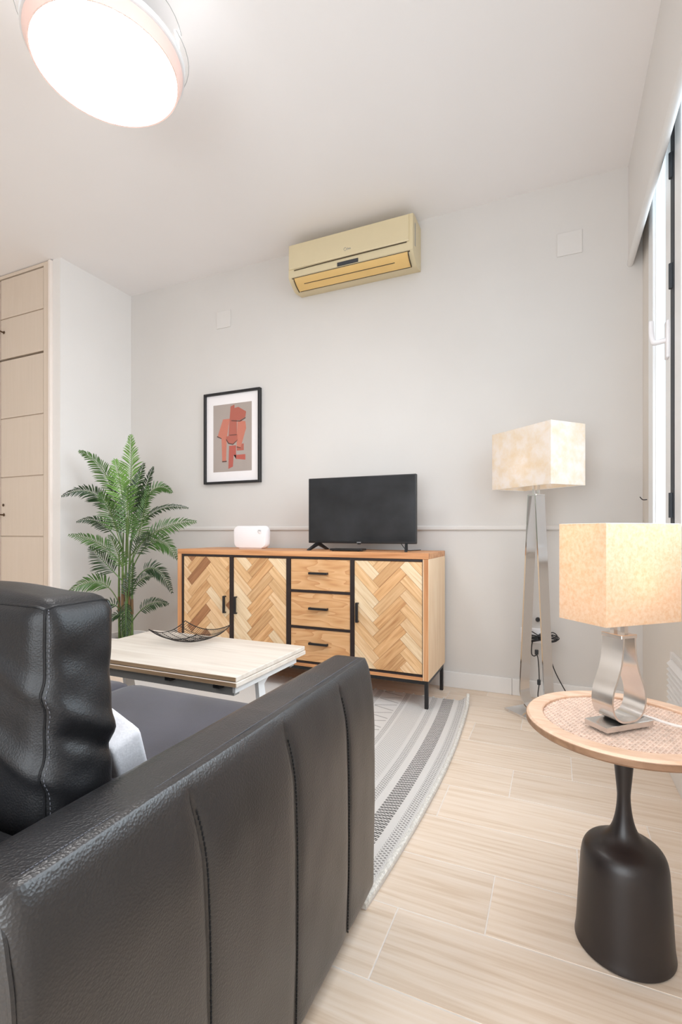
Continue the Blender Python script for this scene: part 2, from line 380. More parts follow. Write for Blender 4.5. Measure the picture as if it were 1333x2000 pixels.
# ------------------------------------------------------------------ mesh builder
WL = {}
class B:
    def __init__(self):
        self.v = []; self.f = []; self.uv = None
    def add(self, vs, fs):
        o = len(self.v)
        self.v.extend([tuple(p) for p in vs]); self.f.extend([tuple(i+o for i in q) for q in fs])
        return self
    def box(self, x0, x1, y0, y1, z0, z1, bev=0.0, seg=2, T=None):
        bm = bmesh.new()
        bmesh.ops.create_cube(bm, size=1.0)
        for q in bm.verts:
            q.co = Vector(((x0+x1)/2+q.co.x*(x1-x0), (y0+y1)/2+q.co.y*(y1-y0), (z0+z1)/2+q.co.z*(z1-z0)))
        if bev:
            bmesh.ops.bevel(bm, geom=list(bm.edges), offset=bev, segments=seg, profile=0.6, affect='EDGES')
        bm.verts.ensure_lookup_table()
        vs = [T @ q.co if T else q.co.copy() for q in bm.verts]
        fs = [[q.index for q in f.verts] for f in bm.faces]
        bm.free()
        return self.add(vs, fs)
    def lathe(self, prof, c=(0, 0, 0), n=48, T=None):
        """prof: list of (r, z)"""
        vs = []; fs = []
        for r, z in prof:
            for k in range(n):
                a = 2*PI*k/n
                p = Vector((c[0]+r*math.cos(a), c[1]+r*math.sin(a), c[2]+z))
                vs.append(T @ p if T else p)
        for i in range(len(prof)-1):
            for k in range(n):
                a, b = i*n+k, i*n+(k+1) % n
                fs.append((a, b, b+n, a+n))
        if prof[0][0] > 1e-6: fs.append(tuple(range(n-1, -1, -1)))
        if prof[-1][0] > 1e-6: fs.append(tuple((len(prof)-1)*n+k for k in range(n)))
        return self.add(vs, fs)
    def ring(self, prof, c=(0, 0, 0), n=64):
        """closed profile revolved: a torus-like ring"""
        vs = []; fs = []; m = len(prof)
        for r, z in prof:
            for k in range(n):
                a = 2*PI*k/n
                vs.append((c[0]+r*math.cos(a), c[1]+r*math.sin(a), c[2]+z))
        for i in range(m):
            j = (i+1) % m
            for k in range(n):
                l = (k+1) % n
                fs.append((i*n+k, i*n+l, j*n+l, j*n+k))
        return self.add(vs, fs)
    def tube(self, pts, r, n=8, close=False):
        pts = [Vector(p) for p in pts]
        m = len(pts)
        vs = []; fs = []
        up = Vector((0.13, 0.21, 1)).normalized()
        prev = None
        for i, p in enumerate(pts):
            a = pts[(i-1) % m] if (close or i > 0) else p
            b = pts[(i+1) % m] if (close or i < m-1) else p
            t = (b-a)
            t = t.normalized() if t.length > 1e-9 else Vector((0, 0, 1))
            ref = prev if prev is not None else (up if abs(t.dot(up)) < 0.95 else Vector((1, 0, 0)))
            s = (ref - t*ref.dot(t))
            s = s.normalized() if s.length > 1e-6 else t.orthogonal().normalized()
            prev = s
            q = t.cross(s)
            rr = r[i] if isinstance(r, (list, tuple)) else r
            for k in range(n):
                an = 2*PI*k/n
                vs.append(p + (s*math.cos(an)+q*math.sin(an))*rr)
        for i in range(m if close else m-1):
            j = (i+1) % m
            for k in range(n):
                l = (k+1) % n
                fs.append((i*n+k, i*n+l, j*n+l, j*n+k))
        if not close:
            fs.append(tuple(range(n-1, -1, -1))); fs.append(tuple((m-1)*n+k for k in range(n)))
        return self.add(vs, fs)
    def prism(self, poly, y0, y1, axis='y'):
        """poly in (a,b); extruded along axis. axis y: (x,z); x: (y,z); z: (x,y)"""
        k = len(poly)
        def P(a, b, h):
            return {'y': (a, h, b), 'x': (h, a, b), 'z': (a, b, h)}[axis]
        vs = [P(a, b, y0) for a, b in poly]+[P(a, b, y1) for a, b in poly]
        fs = [tuple(range(k)), tuple(range(2*k-1, k-1, -1))]
        for i in range(k):
            j = (i+1) % k
            fs.append((i, i+k, j+k, j))
        return self.add(vs, fs)
    def build(self, name, mat, parent=None, smooth=False, angle=40, origin=None, kind=None, label=None, uv=None):
        me = bpy.data.meshes.new(name)
        if origin is None:
            xs, ys, zs = zip(*self.v)
            origin = Vector(((min(xs)+max(xs))/2, (min(ys)+max(ys))/2, (min(zs)+max(zs))/2))
        origin = Vector(origin)
        me.from_pydata([tuple(Vector(p)-origin) for p in self.v], [], self.f)
        bm = bmesh.new(); bm.from_mesh(me)
        bmesh.ops.recalc_face_normals(bm, faces=bm.faces)
        bm.to_mesh(me); bm.free()
        if uv:
            l = me.uv_layers.new(name='UVMap')
            for lp in me.loops:
                l.data[lp.index].uv = uv[lp.vertex_index]
        me.materials.append(mat)
        if smooth:
            for p in me.polygons: p.use_smooth = True
            me.set_sharp_from_angle(angle=math.radians(angle))
        o = bpy.data.objects.new(name, me); COL.objects.link(o)
        WL[o.name] = origin
        o.location = origin
        if parent is not None:
            o.parent = parent
            o.location = origin-WL[parent.name]
        if kind: o['kind'] = kind
        if label: o['label'] = label
        return o

def thing(name, loc, label, cat, group=None):
    o = bpy.data.objects.new(name, None); COL.objects.link(o)
    o.empty_display_size = 0.1
    o.location = loc; WL[o.name] = Vector(loc)
    o['label'] = label; o['category'] = cat
    if group: o['group'] = group
    return o

def tag(o, label, cat, group=None):
    o['label'] = label; o['category'] = cat
    if group: o['group'] = group
    return o

def smoothpath(pts, n=8):
    """Catmull-Rom"""
    P = [Vector(p) for p in pts]; out = []
    for i in range(len(P)-1):
        p0 = P[max(i-1, 0)]; p1 = P[i]; p2 = P[i+1]; p3 = P[min(i+2, len(P)-1)]
        for k in range(n):
            t = k/n
            out.append(0.5*((2*p1)+(p2-p0)*t+(2*p0-5*p1+4*p2-p3)*t*t+(3*p1-p0-3*p2+p3)*t**3))
    out.append(P[-1])
    return out

XR, YB, ZC, XC, YC = 0.40, 2.85, 2.75, -3.06, 2.25
XL, YF = -4.3, -1.6

# ------------------------------------------------------------------ room shell
floor = B().box(XL-0.1, XR+0.1, YF-0.1, YB+0.1, -0.12, -0.0006).build('floor', M['grout'], kind='structure')
pitch, length, joint = 0.2055, 0.6, 0.003
row0 = 0.919
for r in range(-13, 11):
    y0, y1 = row0+r*pitch+joint/2, row0+(r+1)*pitch-joint/2
    y0, y1 = max(y0, YF), min(y1, YB)
    if y1-y0 < 0.01: continue
    off = -0.345+0.2*(r % 3)
    k = math.floor((XL-off)/length)
    while off+k*length < XR:
        x0, x1 = max(off+k*length+joint/2, XL), min(off+(k+1)*length-joint/2, XR)
        k += 1
        if x1-x0 < 0.01: continue
        B().box(x0, x1, y0, y1, -0.008, 0.0, 0.0007, 1).build('tile', M['tile'], floor)

B().box(XL-0.1, XR+0.1, YF-0.1, YB+0.1, ZC, ZC+0.1).build('ceiling', M['ceiling'], kind='structure')
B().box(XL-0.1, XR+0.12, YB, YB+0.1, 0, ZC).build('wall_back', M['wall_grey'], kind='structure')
B().box(XC-0.075, XC, YC, YB, 0, ZC).build('wall_left', M['wall'], kind='structure')
B().box(XL-0.1, XL, YF, YB, 0, ZC).build('wall_far_left', M['wall_warm'], kind='structure')
B().box(XL-0.1, XR+0.12, YF-0.1, YF, 0, ZC).build('wall_front', M['dark_room'], kind='structure')
# right wall with the window opening
WY0, WY1, WZ0, WZ1 = 0.25, 2.64, 0.78, 2.66
wr = B()
wr.box(XR, XR+0.12, WY1, YB, 0, ZC)
wr.box(XR, XR+0.12, YF, WY0, 0, ZC)
wr.box(XR, XR+0.12, WY0, WY1, 0, WZ0)
wr.box(XR, XR+0.12, WY0, WY1, WZ1, ZC)
wr.build('wall_right', M['wall_warm'], kind='structure')

# baseboards, chair rail, pelmet
def baseboard(name, boxes, labels=None):
    b = B()
    for q in boxes: b.box(*q, 0.003, 2)
    return b.build(name, M['trim'], kind='structure')
baseboard('baseboard_back', [(XC, -0.2205, YB-0.013, YB, 0, 0.09), (-0.2195, XR-0.013, YB-0.013, YB, 0, 0.09)])
baseboard('baseboard_right', [(XR-0.013, XR, YF, YB-0.014, 0, 0.09)])
baseboard('baseboard_left', [(XC, XC+0.013, YC, YB-0.014, 0, 0.09)])
rail = B().prism([(YB, 0.905), (YB-0.006, 0.905), (YB-0.012, 0.912), (YB-0.012, 0.926), (YB-0.007, 0.933), (YB, 0.935)], XC, XR, 'x')
rail.build('trim_1', M['rail'], kind='structure')
pel = B().prism([(0.337, ZC), (0.337, 2.262), (0.354, 2.262), (0.354, ZC)], YF, YB, 'y')
pelmet = pel.build('trim_2', M['wall'], kind='structure')
lip = B().prism([(0.346+0.015*math.cos(a), 2.256+0.018*math.sin(a)) for a in [PI*2*k/14 for k in range(14)]]
                , YF, YB-0.001, 'y')
lip.build('lip', M['trim'], pelmet, smooth=True, label='rounded white lower lip')

# window_1: frame, two casements, gasket between them, handle
win = thing('window_1', (XR, 1.45, WZ0), '', '')
del win['label']; del win['category']; win['kind'] = 'structure'
fr = B()
xf0, xf1 = XR-0.004, XR+0.07
fr.box(xf0, xf1, WY1-0.045, WY1+0.02, WZ0, WZ1, 0.003)
fr.box(xf0, xf1, WY0, WY0+0.06, WZ0, WZ1, 0.003)
fr.box(xf0, xf1, WY0+0.06, WY1-0.045, WZ1-0.06, WZ1, 0.003)
fr.box(xf0, xf1, WY0+0.06, WY1-0.045, WZ0, WZ0+0.06, 0.003)
fr.build('frame', M['pvc'], win)
B().box(XR-0.05, XR+0.0, WY0-0.03, WY1+0.03, WZ0-0.025, WZ0-0.001, 0.004).build('sill', M['pvc'], win)
def sash(y0, y1, nstile, fstile):
    s = B(); x0, x1 = XR-0.012, XR+0.05
    z0, z1 = WZ0+0.062, WZ1-0.062
    s.box(x0, x1, y1-fstile, y1, z0, z1, 0.004)
    s.box(x0, x1, y0, y0+nstile, z0, z1, 0.004)
    s.box(x0, x1, y0+nstile, y1-fstile, z0, z0+0.08, 0.004)
    s.box(x0, x1, y0+nstile, y1-fstile, z1-0.08, z1, 0.004)
    o = s.build('casement', M['pvc'], win)
    B().box(XR+0.018, XR+0.024, y0+nstile-0.01, y1-fstile+0.01, z0+0.07, z1-0.07).build('pane', M['glass'], o)
    bd = B()
    bd.box(XR-0.002, XR+0.02, y1-fstile-0.012, y1-fstile, z0+0.08, z1-0.08, 0.002)
    bd.box(XR-0.002, XR+0.02, y0+nstile, y0+nstile+0.012, z0+0.08, z1-0.08, 0.002)
    bd.build('glazing_bead', M['pvc'], o)
    return o
s1 = sash(2.13, WY1-0.048, 0.10, 0.095)
s2 = sash(0.32, 2.072, 0.09, 0.10)
B().box(XR-0.0135, XR+0.05, 2.074, 2.128, WZ0+0.062, WZ1-0.062).build('gasket', M['rubber'], win, label='dark rubber gap between the two casements')
for z in (2.18, 1.78, 0.95):
    B().lathe([(0.0, 0), (0.009, 0), (0.009, 0.09), (0.0, 0.09)], (XR-0.016, 2.10, z), 12).build('hinge', M['rubber'], win, smooth=True)
h = B().box(XR-0.022, XR-0.012, 2.155, 2.195, 1.55, 1.69, 0.004)
hp = h.build('handle', M['white_plastic'], s1, label='white lever handle')
hl = B().tube(smoothpath([(XR-0.02, 2.175, 1.62), (XR-0.05, 2.18, 1.617), (XR-0.058, 2.19, 1.625), (XR-0.062, 2.205, 1.66), (XR-0.062, 2.21, 1.71)], 6), [0.010]*12+[0.010-0.0001*i for i in range(13)], 10)
hl.build('handle', M['white_plastic'], s1, smooth=True)

# ------------------------------------------------------------------ wardrobe
wd = thing('wardrobe', (-3.7, YC+0.02, 0), 'tall beige built-in wardrobe with grooved doors beside the left wall corner', 'wardrobe')
f = B()
f.box(-3.158, -3.136, YC-0.018, YB, 0, ZC-0.005, 0.003)
f.build('side_trim', plain('pale_edge_strip', S(232, 222, 214), 0.5, noise_scale=10, var=0.01), wd, label='pale vertical edge strip')
f = B()
f.box(-3.215, -3.158, YC-0.010, YC+0.05, 0, ZC-0.005, 0.002)
f.box(XL, -3.215, YC-0.010, YC+0.05, 2.722, ZC-0.005, 0.002)
f.box(XL, -3.215, YC+0.04, YB, 0.05, 2.72)
f.build('frame', M['wardrobe'], wd)
B().box(XL, -3.215, YC+0.030, YC+0.04, 0.02, 2.722).build('back_gap', M['ac_slot'], wd)
def wdoor(x0, x1, zs, pull):
    d = B().box(x0, x1, YC+0.004, YC+0.030, zs[0]+0.004, zs[-1]-0.004).build('door', M['wardrobe'], wd)
    for a, c in zip(zs[:-1], zs[1:]):
        B().box(x0, x1, YC-0.006, YC+0.005, a+0.0035, c-0.0035, 0.0025, 2).build('panel', M['wardrobe'], d)
    for z in pull:
        k = B().lathe([(0, -0.05), (0.011, -0.048), (0.013, -0.042), (0.009, -0.034), (0.005, -0.03), (0.005, -0.005), (0.012, 0.0)], (0, 0, 0), 14,
                      T=Matrix.Translation((x0+0.035, YC-0.007, z)) @ Matrix.Rotation(-PI/2, 4, 'X'))
        k.build('knob', M['brass_dark'], d, smooth=True)
    return d
up = [2.14, 2.431, 2.718]; lo = [0.02, 0.441, 0.865, 1.288, 1.711, 2.132]
for x0, x1 in ((-3.682, -3.223), (-4.16, -3.693)):
    wdoor(x0, x1, up, [2.335] if x0 > -3.7 else [])
    d = wdoor(x0, x1, lo, [1.02] if x0 > -3.7 else [])
    if x0 > -3.7:
        B().lathe([(0.0, 0), (0.010, 0), (0.010, 0.004), (0.0, 0.004)], (0, 0, 0), 12, T=Matrix.Translation((x0+0.03, YC-0.0058, 1.09)) @ Matrix.Rotation(PI/2, 4, 'X')).build('keyhole', M['brass_dark'], d)

# ------------------------------------------------------------------ ceiling lamp
lc = (-1.383, 1.187)
cl = thing('ceiling_light', (lc[0], lc[1], ZC), 'large round lit ceiling light with white drum and peach rim', 'lamp')
B().lathe([(0.0, 2.447), (0.15, 2.447), (0.218, 2.449), (0.224, 2.454), (0.224, 2.46), (0, 2.46)], (*lc, 0), 72).build('diffuser', M['lamp_disc'], cl, smooth=True, label='glowing white diffuser')
B().ring([(0.224, 2.449), (0.229, 2.448), (0.243, 2.482), (0.243, 2.486), (0.226, 2.486)], (*lc, 0), 72).build('rim', M['peach'], cl, smooth=True, label='peach rim ring')
B().ring([(0.238, 2.487), (0.249, 2.489), (0.251, 2.505), (0.246, 2.512), (0.22, 2.512), (0.22, 2.487)], (*lc, 0), 72).build('rim_band', M['white_metal'], cl, smooth=True)
B().lathe([(0.0, 2.512), (0.21, 2.512), (0.20, 2.56), (0.12, 2.60), (0.06, 2.62), (0.05, 2.68), (0.075, 2.70), (0.075, ZC), (0, ZC)], (*lc, 0), 48).build('body', M['white_metal'], cl, smooth=True)
for k in range(4):     # clear folded fan blades over the drum
    a0 = k*PI/2+0.25
    vs = []; fs = []; n = 14
    for i in range(n+1):
        a = a0+i/n*1.75
        ro = 0.249+0.017*math.sin(PI*i/n); z = 2.545+0.006*k+0.01*i/n
        vs += [(lc[0]+0.17*math.cos(a), lc[1]+0.17*math.sin(a), z+0.012), (lc[0]+ro*math.cos(a), lc[1]+ro*math.sin(a), z)]
    for i in range(n):
        fs.append((2*i, 2*i+1, 2*i+3, 2*i+2))
    bl = B().add(vs+[(x, y, z+0.003) for x, y, z in vs], fs+[tuple(j+2*n+2 for j in reversed(q)) for q in fs]+[(2*i+1, 2*i+3, 2*i+3+2*n+2, 2*i+1+2*n+2) for i in range(n)])
    bo = bl.build('blade', M['clear_blade'], cl, label='clear folded blade')
    B().tube([vs[2*i+1] for i in range(n+1)], 0.0012, 5).build('blade_edge', M['grey_metal'], bo)

# ------------------------------------------------------------------ air conditioner
ac = thing('air_conditioner', (-1.14, YB, 2.45), 'yellowed cream wall air conditioner high up under the ceiling', 'air conditioner')
x0, x1 = -1.535, -0.735
body_prof = [(YB, 2.70), (2.70, 2.70), (2.675, 2.692), (2.672, 2.49), (2.682, 2.476), (2.745, 2.436), (2.77, 2.432), (YB, 2.445)]
B().prism(body_prof, x0, x1, 'x').build('body', M['ac'], ac, smooth=True, angle=25)
B().prism([(2.675, 2.688), (2.667, 2.684), (2.664, 2.545), (2.668, 2.537), (2.675, 2.537)], x0+0.006, -0.757, 'x').build('front_panel', M['ac'], ac, smooth=True, angle=25)
sl = B().tube(smoothpath([(-1.495, 2.6705, 2.528), (-1.30, 2.6695, 2.5305), (-1.13, 2.669, 2.5315), (-0.95, 2.6695, 2.533), (-0.77, 2.6705, 2.534)], 8), 0.0028, 6)
sl.build('slot', M['ac_slot'], ac)
B().box(-1.2, -1.065, 2.668, 2.674, 2.489, 2.511, 0.0015).build('display', M['display'], ac, label='small dark display window')
vane = B().prism([(2.671, 2.479), (2.678, 2.468), (2.704, 2.447), (2.742, 2.428), (2.746, 2.434), (2.70, 2.458), (2.684, 2.472)], -1.495, -0.765, 'x')
vo = vane.build('air_vane', M['ac_vane'], ac, smooth=True, angle=25, label='amber yellowed air vane')
B().box(-1.44, -0.85, 2.6995, 2.703, 2.4475, 2.4505).build('groove', M['ac_slot'], vo)
B().prism([(2.673, 2.484), (2.669, 2.481), (2.669, 2.479), (2.675, 2.478)], -1.51, -0.752, 'x').build('slot', M['ac_slot'], ac)
for xx in (-1.498, -0.763):
    B().prism([(2.6705, 2.482), (2.677, 2.464), (2.703, 2.443), (2.744, 2.424), (2.748, 2.432), (2.70, 2.455), (2.682, 2.472)], xx-0.0025, xx+0.0025, 'x').build('vane_gap', M['ac_slot'], ac)
B().box(-1.49, -0.77, 2.744, 2.749, 2.4275, 2.432).build('slot', M['ac_slot'], ac)
B().box(-0.737, -0.7335, 2.715, 2.728, 2.53, 2.66, 0.001).build('side_grille', M['grey_metal'], ac)
# badge
def text_part(body, size, loc, rot, mat, parent, name='lettering', depth=0.0006):
    cu = bpy.data.curves.new(name, 'FONT'); cu.body = body; cu.size = size; cu.extrude = depth; cu.align_x = 'LEFT'
    tmp = bpy.data.objects.new(name, cu)
    me = bpy.data.meshes.new_from_object(tmp)
    bpy.data.objects.remove(tmp); bpy.data.curves.remove(cu)
    me.materials.append(mat)
    o = bpy.data.objects.new(name, me); COL.objects.link(o)
    o.parent = parent; o.location = Vector(loc)-WL[parent.name]; o.rotation_euler = rot
    WL[o.name] = Vector(loc)
    return o
text_part('idea', 0.02, (-1.142, 2.6645, 2.571), (PI/2, 0, 0), M['grey_metal'], ac)
B().tube([(-1.142+0.008*math.cos(a)-0.004, 2.6645, 2.578+0.009*math.sin(a)) for a in [0.9+k*0.4 for k in range(12)]], 0.0012, 5).build('emblem', M['grey_metal'], ac)

# ------------------------------------------------------------------ cover plates, vent, hook
def plate(x0, x1, z0, z1, label):
    t = thing('cover_plate', ((x0+x1)/2, YB, (z0+z1)/2), label, 'cover plate')
    B().box(x0, x1, YB-0.006, YB, z0, z1, 0.003, 2).build('plate', M['rail'], t)
    return t
plate(-2.228, -2.108, 2.35, 2.472, 'smaller blank cover plate on back wall above the framed picture')
plate(0.006, 0.128, 2.362, 2.484, 'blank cover plate high on back wall between air conditioner and window')
vt = thing('wall_vent', (XR, 1.9, 0.25), 'white louvred vent grille low on the right wall behind side table', 'vent')
f = B()
f.box(XR-0.012, XR, 1.70, 1.722, 0.20, 0.455, 0.002); f.box(XR-0.012, XR, 2.128, 2.15, 0.20, 0.455, 0.002)
f.box(XR-0.012, XR, 1.722, 2.128, 0.433, 0.455, 0.002); f.box(XR-0.012, XR, 1.722, 2.128, 0.20, 0.222, 0.002)
f.build('frame', M['trim'], vt)
for k in range(10):
    z = 0.228+k*0.0205
    B().prism([(XR-0.024, z), (XR-0.019, z), (XR-0.003, z+0.017), (XR-0.008, z+0.018)], 1.708, 2.142, 'y').build('slat', M['trim'], vt)
hk = B().tube(smoothpath([(XR, 2.72, 1.052), (XR-0.018, 2.72, 1.052), (XR-0.03, 2.72, 1.066)], 5), 0.0022, 6)
tag(hk.build('wall_hook', M['black_metal'], smooth=True), 'tiny dark hook on wall strip beside the window frame', 'hook')

# ------------------------------------------------------------------ picture
pic = thing('framed_picture', (-2.088, YB, 1.24), 'black framed abstract print of terracotta cut-out shapes on the back wall', 'picture')
px0, px1, pz0, pz1 = -2.325, -1.848, 1.238, 1.886
fw, yd = 0.016, 0.03
for q in ((px0, px0+fw, pz0, pz1), (px1-fw, px1, pz0, pz1), (px0+fw, px1-fw, pz0, pz0+fw), (px0+fw, px1-fw, pz1-fw, pz1)):
    B().box(q[0], q[1], YB-yd, YB-0.001, q[2], q[3], 0.0015, 1).build('frame_side', M['black_metal'], pic)
B().box(px0+fw, px1-fw, YB-0.012, YB-0.002, pz0+fw, pz1-fw).build('mat_board', M['paper'], pic)
gx0, gx1, gz0, gz1 = px0+0.075, px1-0.075, pz0+0.085, pz1-0.085
pr = B().box(gx0, gx1, YB-0.0128, YB-0.012, gz0, gz1).build('print', plain('grey_taupe_print', S(176, 163, 155), 0.8, noise_scale=150, var=0.05), pic, label='taupe print with terracotta shapes')
terra = [plain('terracotta_a', S(202, 124, 104), 0.8, var=0.05), plain('terracotta_b', S(180, 101, 86), 0.8, var=0.05), plain('terracotta_c', S(186, 94, 82), 0.8, var=0.05), plain('print_shadow', S(92, 62, 56), 0.8, var=0.05)]
W_, H_ = gx1-gx0, gz1-gz0
shapes = [  # generic cut-paper shapes, fractions of the print
    (2, [(.40, .04), (.52, .07), (.54, .24), (.84, .24), (.84, .16), (.60, .18), (.60, .38), (.42, .38)]),
    (1, [(.62, .30), (.80, .30), (.80, .40), (.62, .38)]),
    (0, [(.24, .16), (.34, .16), (.36, .50), (.44, .78), (.26, .78), (.12, .54), (.22, .50)]),
    (1, [(.40, .50), (.46, .96), (.56, .98), (.58, .52)]),
    (0, [(.62, .36), (.72, .34), (.86, .62), (.84, .72), (.64, .74), (.62, .52)]),
    (1, [(.48, .76), (.50, .92), (.66, .94), (.86, .86), (.84, .78), (.70, .74)]),
    (1, [(.44, .54), (.62, .54), (.62, .76), (.46, .76)]),
    (1, [(.34, .52), (.64, .54), (.64, .46), (.52, .40), (.40, .42), (.34, .48)]),
    (3, [(.34, .47), (.40, .41), (.52, .39), (.64, .45), (.64, .46), (.52, .405), (.41, .425), (.35, .485)]),
    (3, [(.48, .755), (.70, .735), (.84, .775), (.85, .765), (.71, .72), (.48, .742)]),
    (3, [(.24, .145), (.36, .145), (.36, .16), (.24, .16)]),
    (3, [(.10, .525), (.22, .49), (.22, .502), (.11, .54)]),
    (3, [(.44, .53), (.62, .53), (.62, .54), (.44, .54)]),
    (3, [(.62, .35), (.72, .33), (.72, .342), (.62, .362)]),
]
for i, (c, poly) in enumerate(shapes):
    yy = YB-0.0128-0.00015*(i+1)
    B().prism([(gx0+a*W_, gz0+b_*H_) for a, b_ in poly], yy-0.0001, YB-0.0127, 'y').build('paper_shape', terra[c], pr)
B().box(px0+fw, px1-fw, YB-0.019, YB-0.0175, pz0+fw, pz1-fw).build('glazing', M['picture_glass'], pic)

# ------------------------------------------------------------------ sideboard
SX0, SX1, SY0, SY1 = -2.187, -0.581, 2.405, 2.80
SZ0, SZ1 = 0.149, 0.79
sb = thing('sideboard', (-1.384, 2.6, 0), 'low oak sideboard with herringbone doors, three drawers and black legs', 'sideboard')
t = 0.03
B().box(SX0, SX1, SY0, SY1, SZ1-t, SZ1, 0.0015, 1).build('top_board', M['oak_frame'], sb)
B().box(SX0+t, SX1-t, SY0, SY1, SZ0, SZ0+0.017, 0.001, 1).build('bottom_board', M['oak_frame'], sb)
B().box(SX0, SX0+t, SY0, SY1, SZ0, SZ1-t, 0.001, 1).build('side_panel', M['oak_frame_v'], sb)
B().box(SX1-t+0.006, SX1-0.002, SY0, SY0+0.0035, SZ0+0.001, SZ1-t-0.001).build('side_edge', M['oak_frame_v'], sb)
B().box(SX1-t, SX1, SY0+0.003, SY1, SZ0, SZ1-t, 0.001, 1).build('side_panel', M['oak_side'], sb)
B().box(SX0+t, SX1-t, SY0+0.03, SY1, SZ0+0.017, SZ1-t).build('carcass', M['black_gap'], sb)
fx0, fx1, fz0, fz1 = SX0+t, SX1-t, SZ0+0.017, SZ1-t
cols = [(-2.142, -1.792), (-1.763, -1.401), (-1.371, -1.008), (-0.983, -0.614)]
fr = B()
yA, yB_ = SY0+0.004, SY0+0.032
fr.box(fx0, fx1, yA, yB_, fz1-0.012, fz1); fr.box(fx0, fx1, yA, yB_, fz0, fz0+0.010)
fr.box(fx0, cols[0][0]-0.001, yA, yB_, fz0+0.01, fz1-0.012); fr.box(cols[3][1]+0.001, fx1, yA, yB_, fz0+0.01, fz1-0.012)
for a, c in ((cols[0][1], cols[1][0]), (cols[1][1], cols[2][0]), (cols[2][1], cols[3][0])):
    fr.box(a+0.001, c-0.001, yA, yB_, fz0+0.01, fz1-0.012)
fr.build('face_frame', M['black_gap'], sb, label='black inset face frame')
DZ0, DZ1 = fz0+0.012, fz1-0.014

def clip(poly, x0, x1, z0, z1):
    for ax, lim, sg in ((0, x0, 1), (0, x1, -1), (1, z0, 1), (1, z1, -1)):
        out = []
        for i in range(len(poly)):
            p, q = poly[i], poly[(i+1) % len(poly)]
            a, b = (p[ax]-lim)*sg, (q[ax]-lim)*sg
            if a >= 0: out.append(p)
            if a*b < 0:
                s = a/(a-b); out.append((p[0]+(q[0]-p[0])*s, p[1]+(q[1]-p[1])*s))
        poly = out
        if len(poly) < 3: return []
    return poly
def area(p):
    return abs(sum(p[i][0]*p[(i+1) % len(p)][1]-p[(i+1) % len(p)][0]*p[i][1] for i in range(len(p))))/2

def herring_door(x0, x1, w, n, ox, oz, tone):
    d = B().box(x0, x1, SY0+0.012, SY0+0.030, DZ0, DZ1).build('door', M['oak_frame_v'], sb)
    c, s = math.cos(PI/4), math.sin(PI/4)
    g = 0.0006
    for k in range(-22, 23):
        for m in range(-6, 7):
            # horizontal block then vertical block of the lattice, turned by 45 degrees
            for lean in ('/', '\\'):
                a = (k*w+m*n*w, k*w-m*n*w)
                if lean == '/': r = (a[0]+g, a[0]+n*w-g, a[1]+g, a[1]+w-g)
                else: r = (a[0]+n*w+g-0*w, a[0]+(n+1)*w-g, a[1]-(n-1)*w+g, a[1]+w-g)
                quad = [(r[0], r[2]), (r[1], r[2]), (r[1], r[3]), (r[0], r[3])]
                P = [((u*c-v*s)+x0+ox, (u*s+v*c)+DZ0+oz) for u, v in quad]
                P = clip(P, x0+0.001, x1-0.001, DZ0+0.001, DZ1-0.001)
                if len(P) < 3 or area(P) < 6e-5: continue
                rr = random.random()
                mats = PAR[lean]
                if lean == '/': mt = mats[1] if rr < tone[0] else (mats[0] if rr < 0.6 else mats[2])
                else: mt = mats[1] if rr < tone[1] else (mats[0] if rr < 0.75 else mats[2])
                yf = SY0+0.0075+random.random()*0.0007
                B().prism(P, yf, SY0+0.0135, 'y').build('slat', mt, d)
    return d
def pull(x0, x1, z0, z1, parent, vertical):
    b = B()
    y = SY0+0.008
    b.box(x0, x1, y-0.021, y-0.010, z0, z1, 0.0012, 1)
    if vertical:
        b.box(x0, x1, y-0.012, y, z0, z0+0.007); b.box(x0, x1, y-0.012, y, z1-0.007, z1)
    else:
        b.box(x0, x0+0.007, y-0.012, y, z0, z1); b.box(x1-0.007, x1, y-0.012, y, z0, z1)
    return b.build('handle', M['black_metal'], parent)
d = herring_door(*cols[0], 0.052, 4, 0.062, 0.02, (0.30, 0.1))
pull(-1.832, -1.818, 0.41, 0.513, d, True)
d = herring_door(*cols[1], 0.052, 4, 0.13, 0.01, (0.0, 0.5))
pull(-1.752, -1.738, 0.41, 0.513, d, True)
d = herring_door(*cols[3], 0.052, 4, 0.14, 0.06, (0.0, 0.45))
pull(-0.972, -0.958, 0.418, 0.522, d, True)
for z0, z1, hz in ((0.574, DZ1, 0.669), (0.372, 0.560, 0.474), (DZ0, 0.358, 0.280)):
    d = B().box(cols[2][0], cols[2][1], SY0+0.008, SY0+0.03, z0, z1, 0.001, 1).build('drawer', M['oak_drawer'], sb)
    pull(-1.252, -1.138, hz-0.006, hz+0.006, d, False)
for z in (0.567, 0.365):
    B().box(cols[2][0]-0.001, cols[2][1]+0.001, yA, yB_, z-0.0068, z+0.0065).build('drawer_divider', M['black_gap'], sb)
lt = 0.018
for x in (SX0+0.004, SX1-lt-0.004):
    for y in (SY0+0.004, SY1-lt-0.02):
        rugz = 0.009 if y < 2.5 else 0.0
        B().box(x, x+lt, y, y+lt, rugz, SZ0-lt, 0.001, 1).build('leg', M['black_metal'], sb)
fr = B()
fr.box(SX0+0.004, SX1-0.004, SY0+0.004, SY0+0.022, SZ0-lt, SZ0); fr.box(SX0+0.004, SX1-0.004, SY1-lt-0.02, SY1-0.02, SZ0-lt, SZ0)
fr.box(SX0+0.004, SX0+0.022, SY0+0.022, SY1-0.038, SZ0-lt, SZ0); fr.box(SX1-0.022, SX1-0.004, SY0+0.022, SY1-0.038, SZ0-lt, SZ0)
fr.build('leg_frame', M['black_metal'], sb)

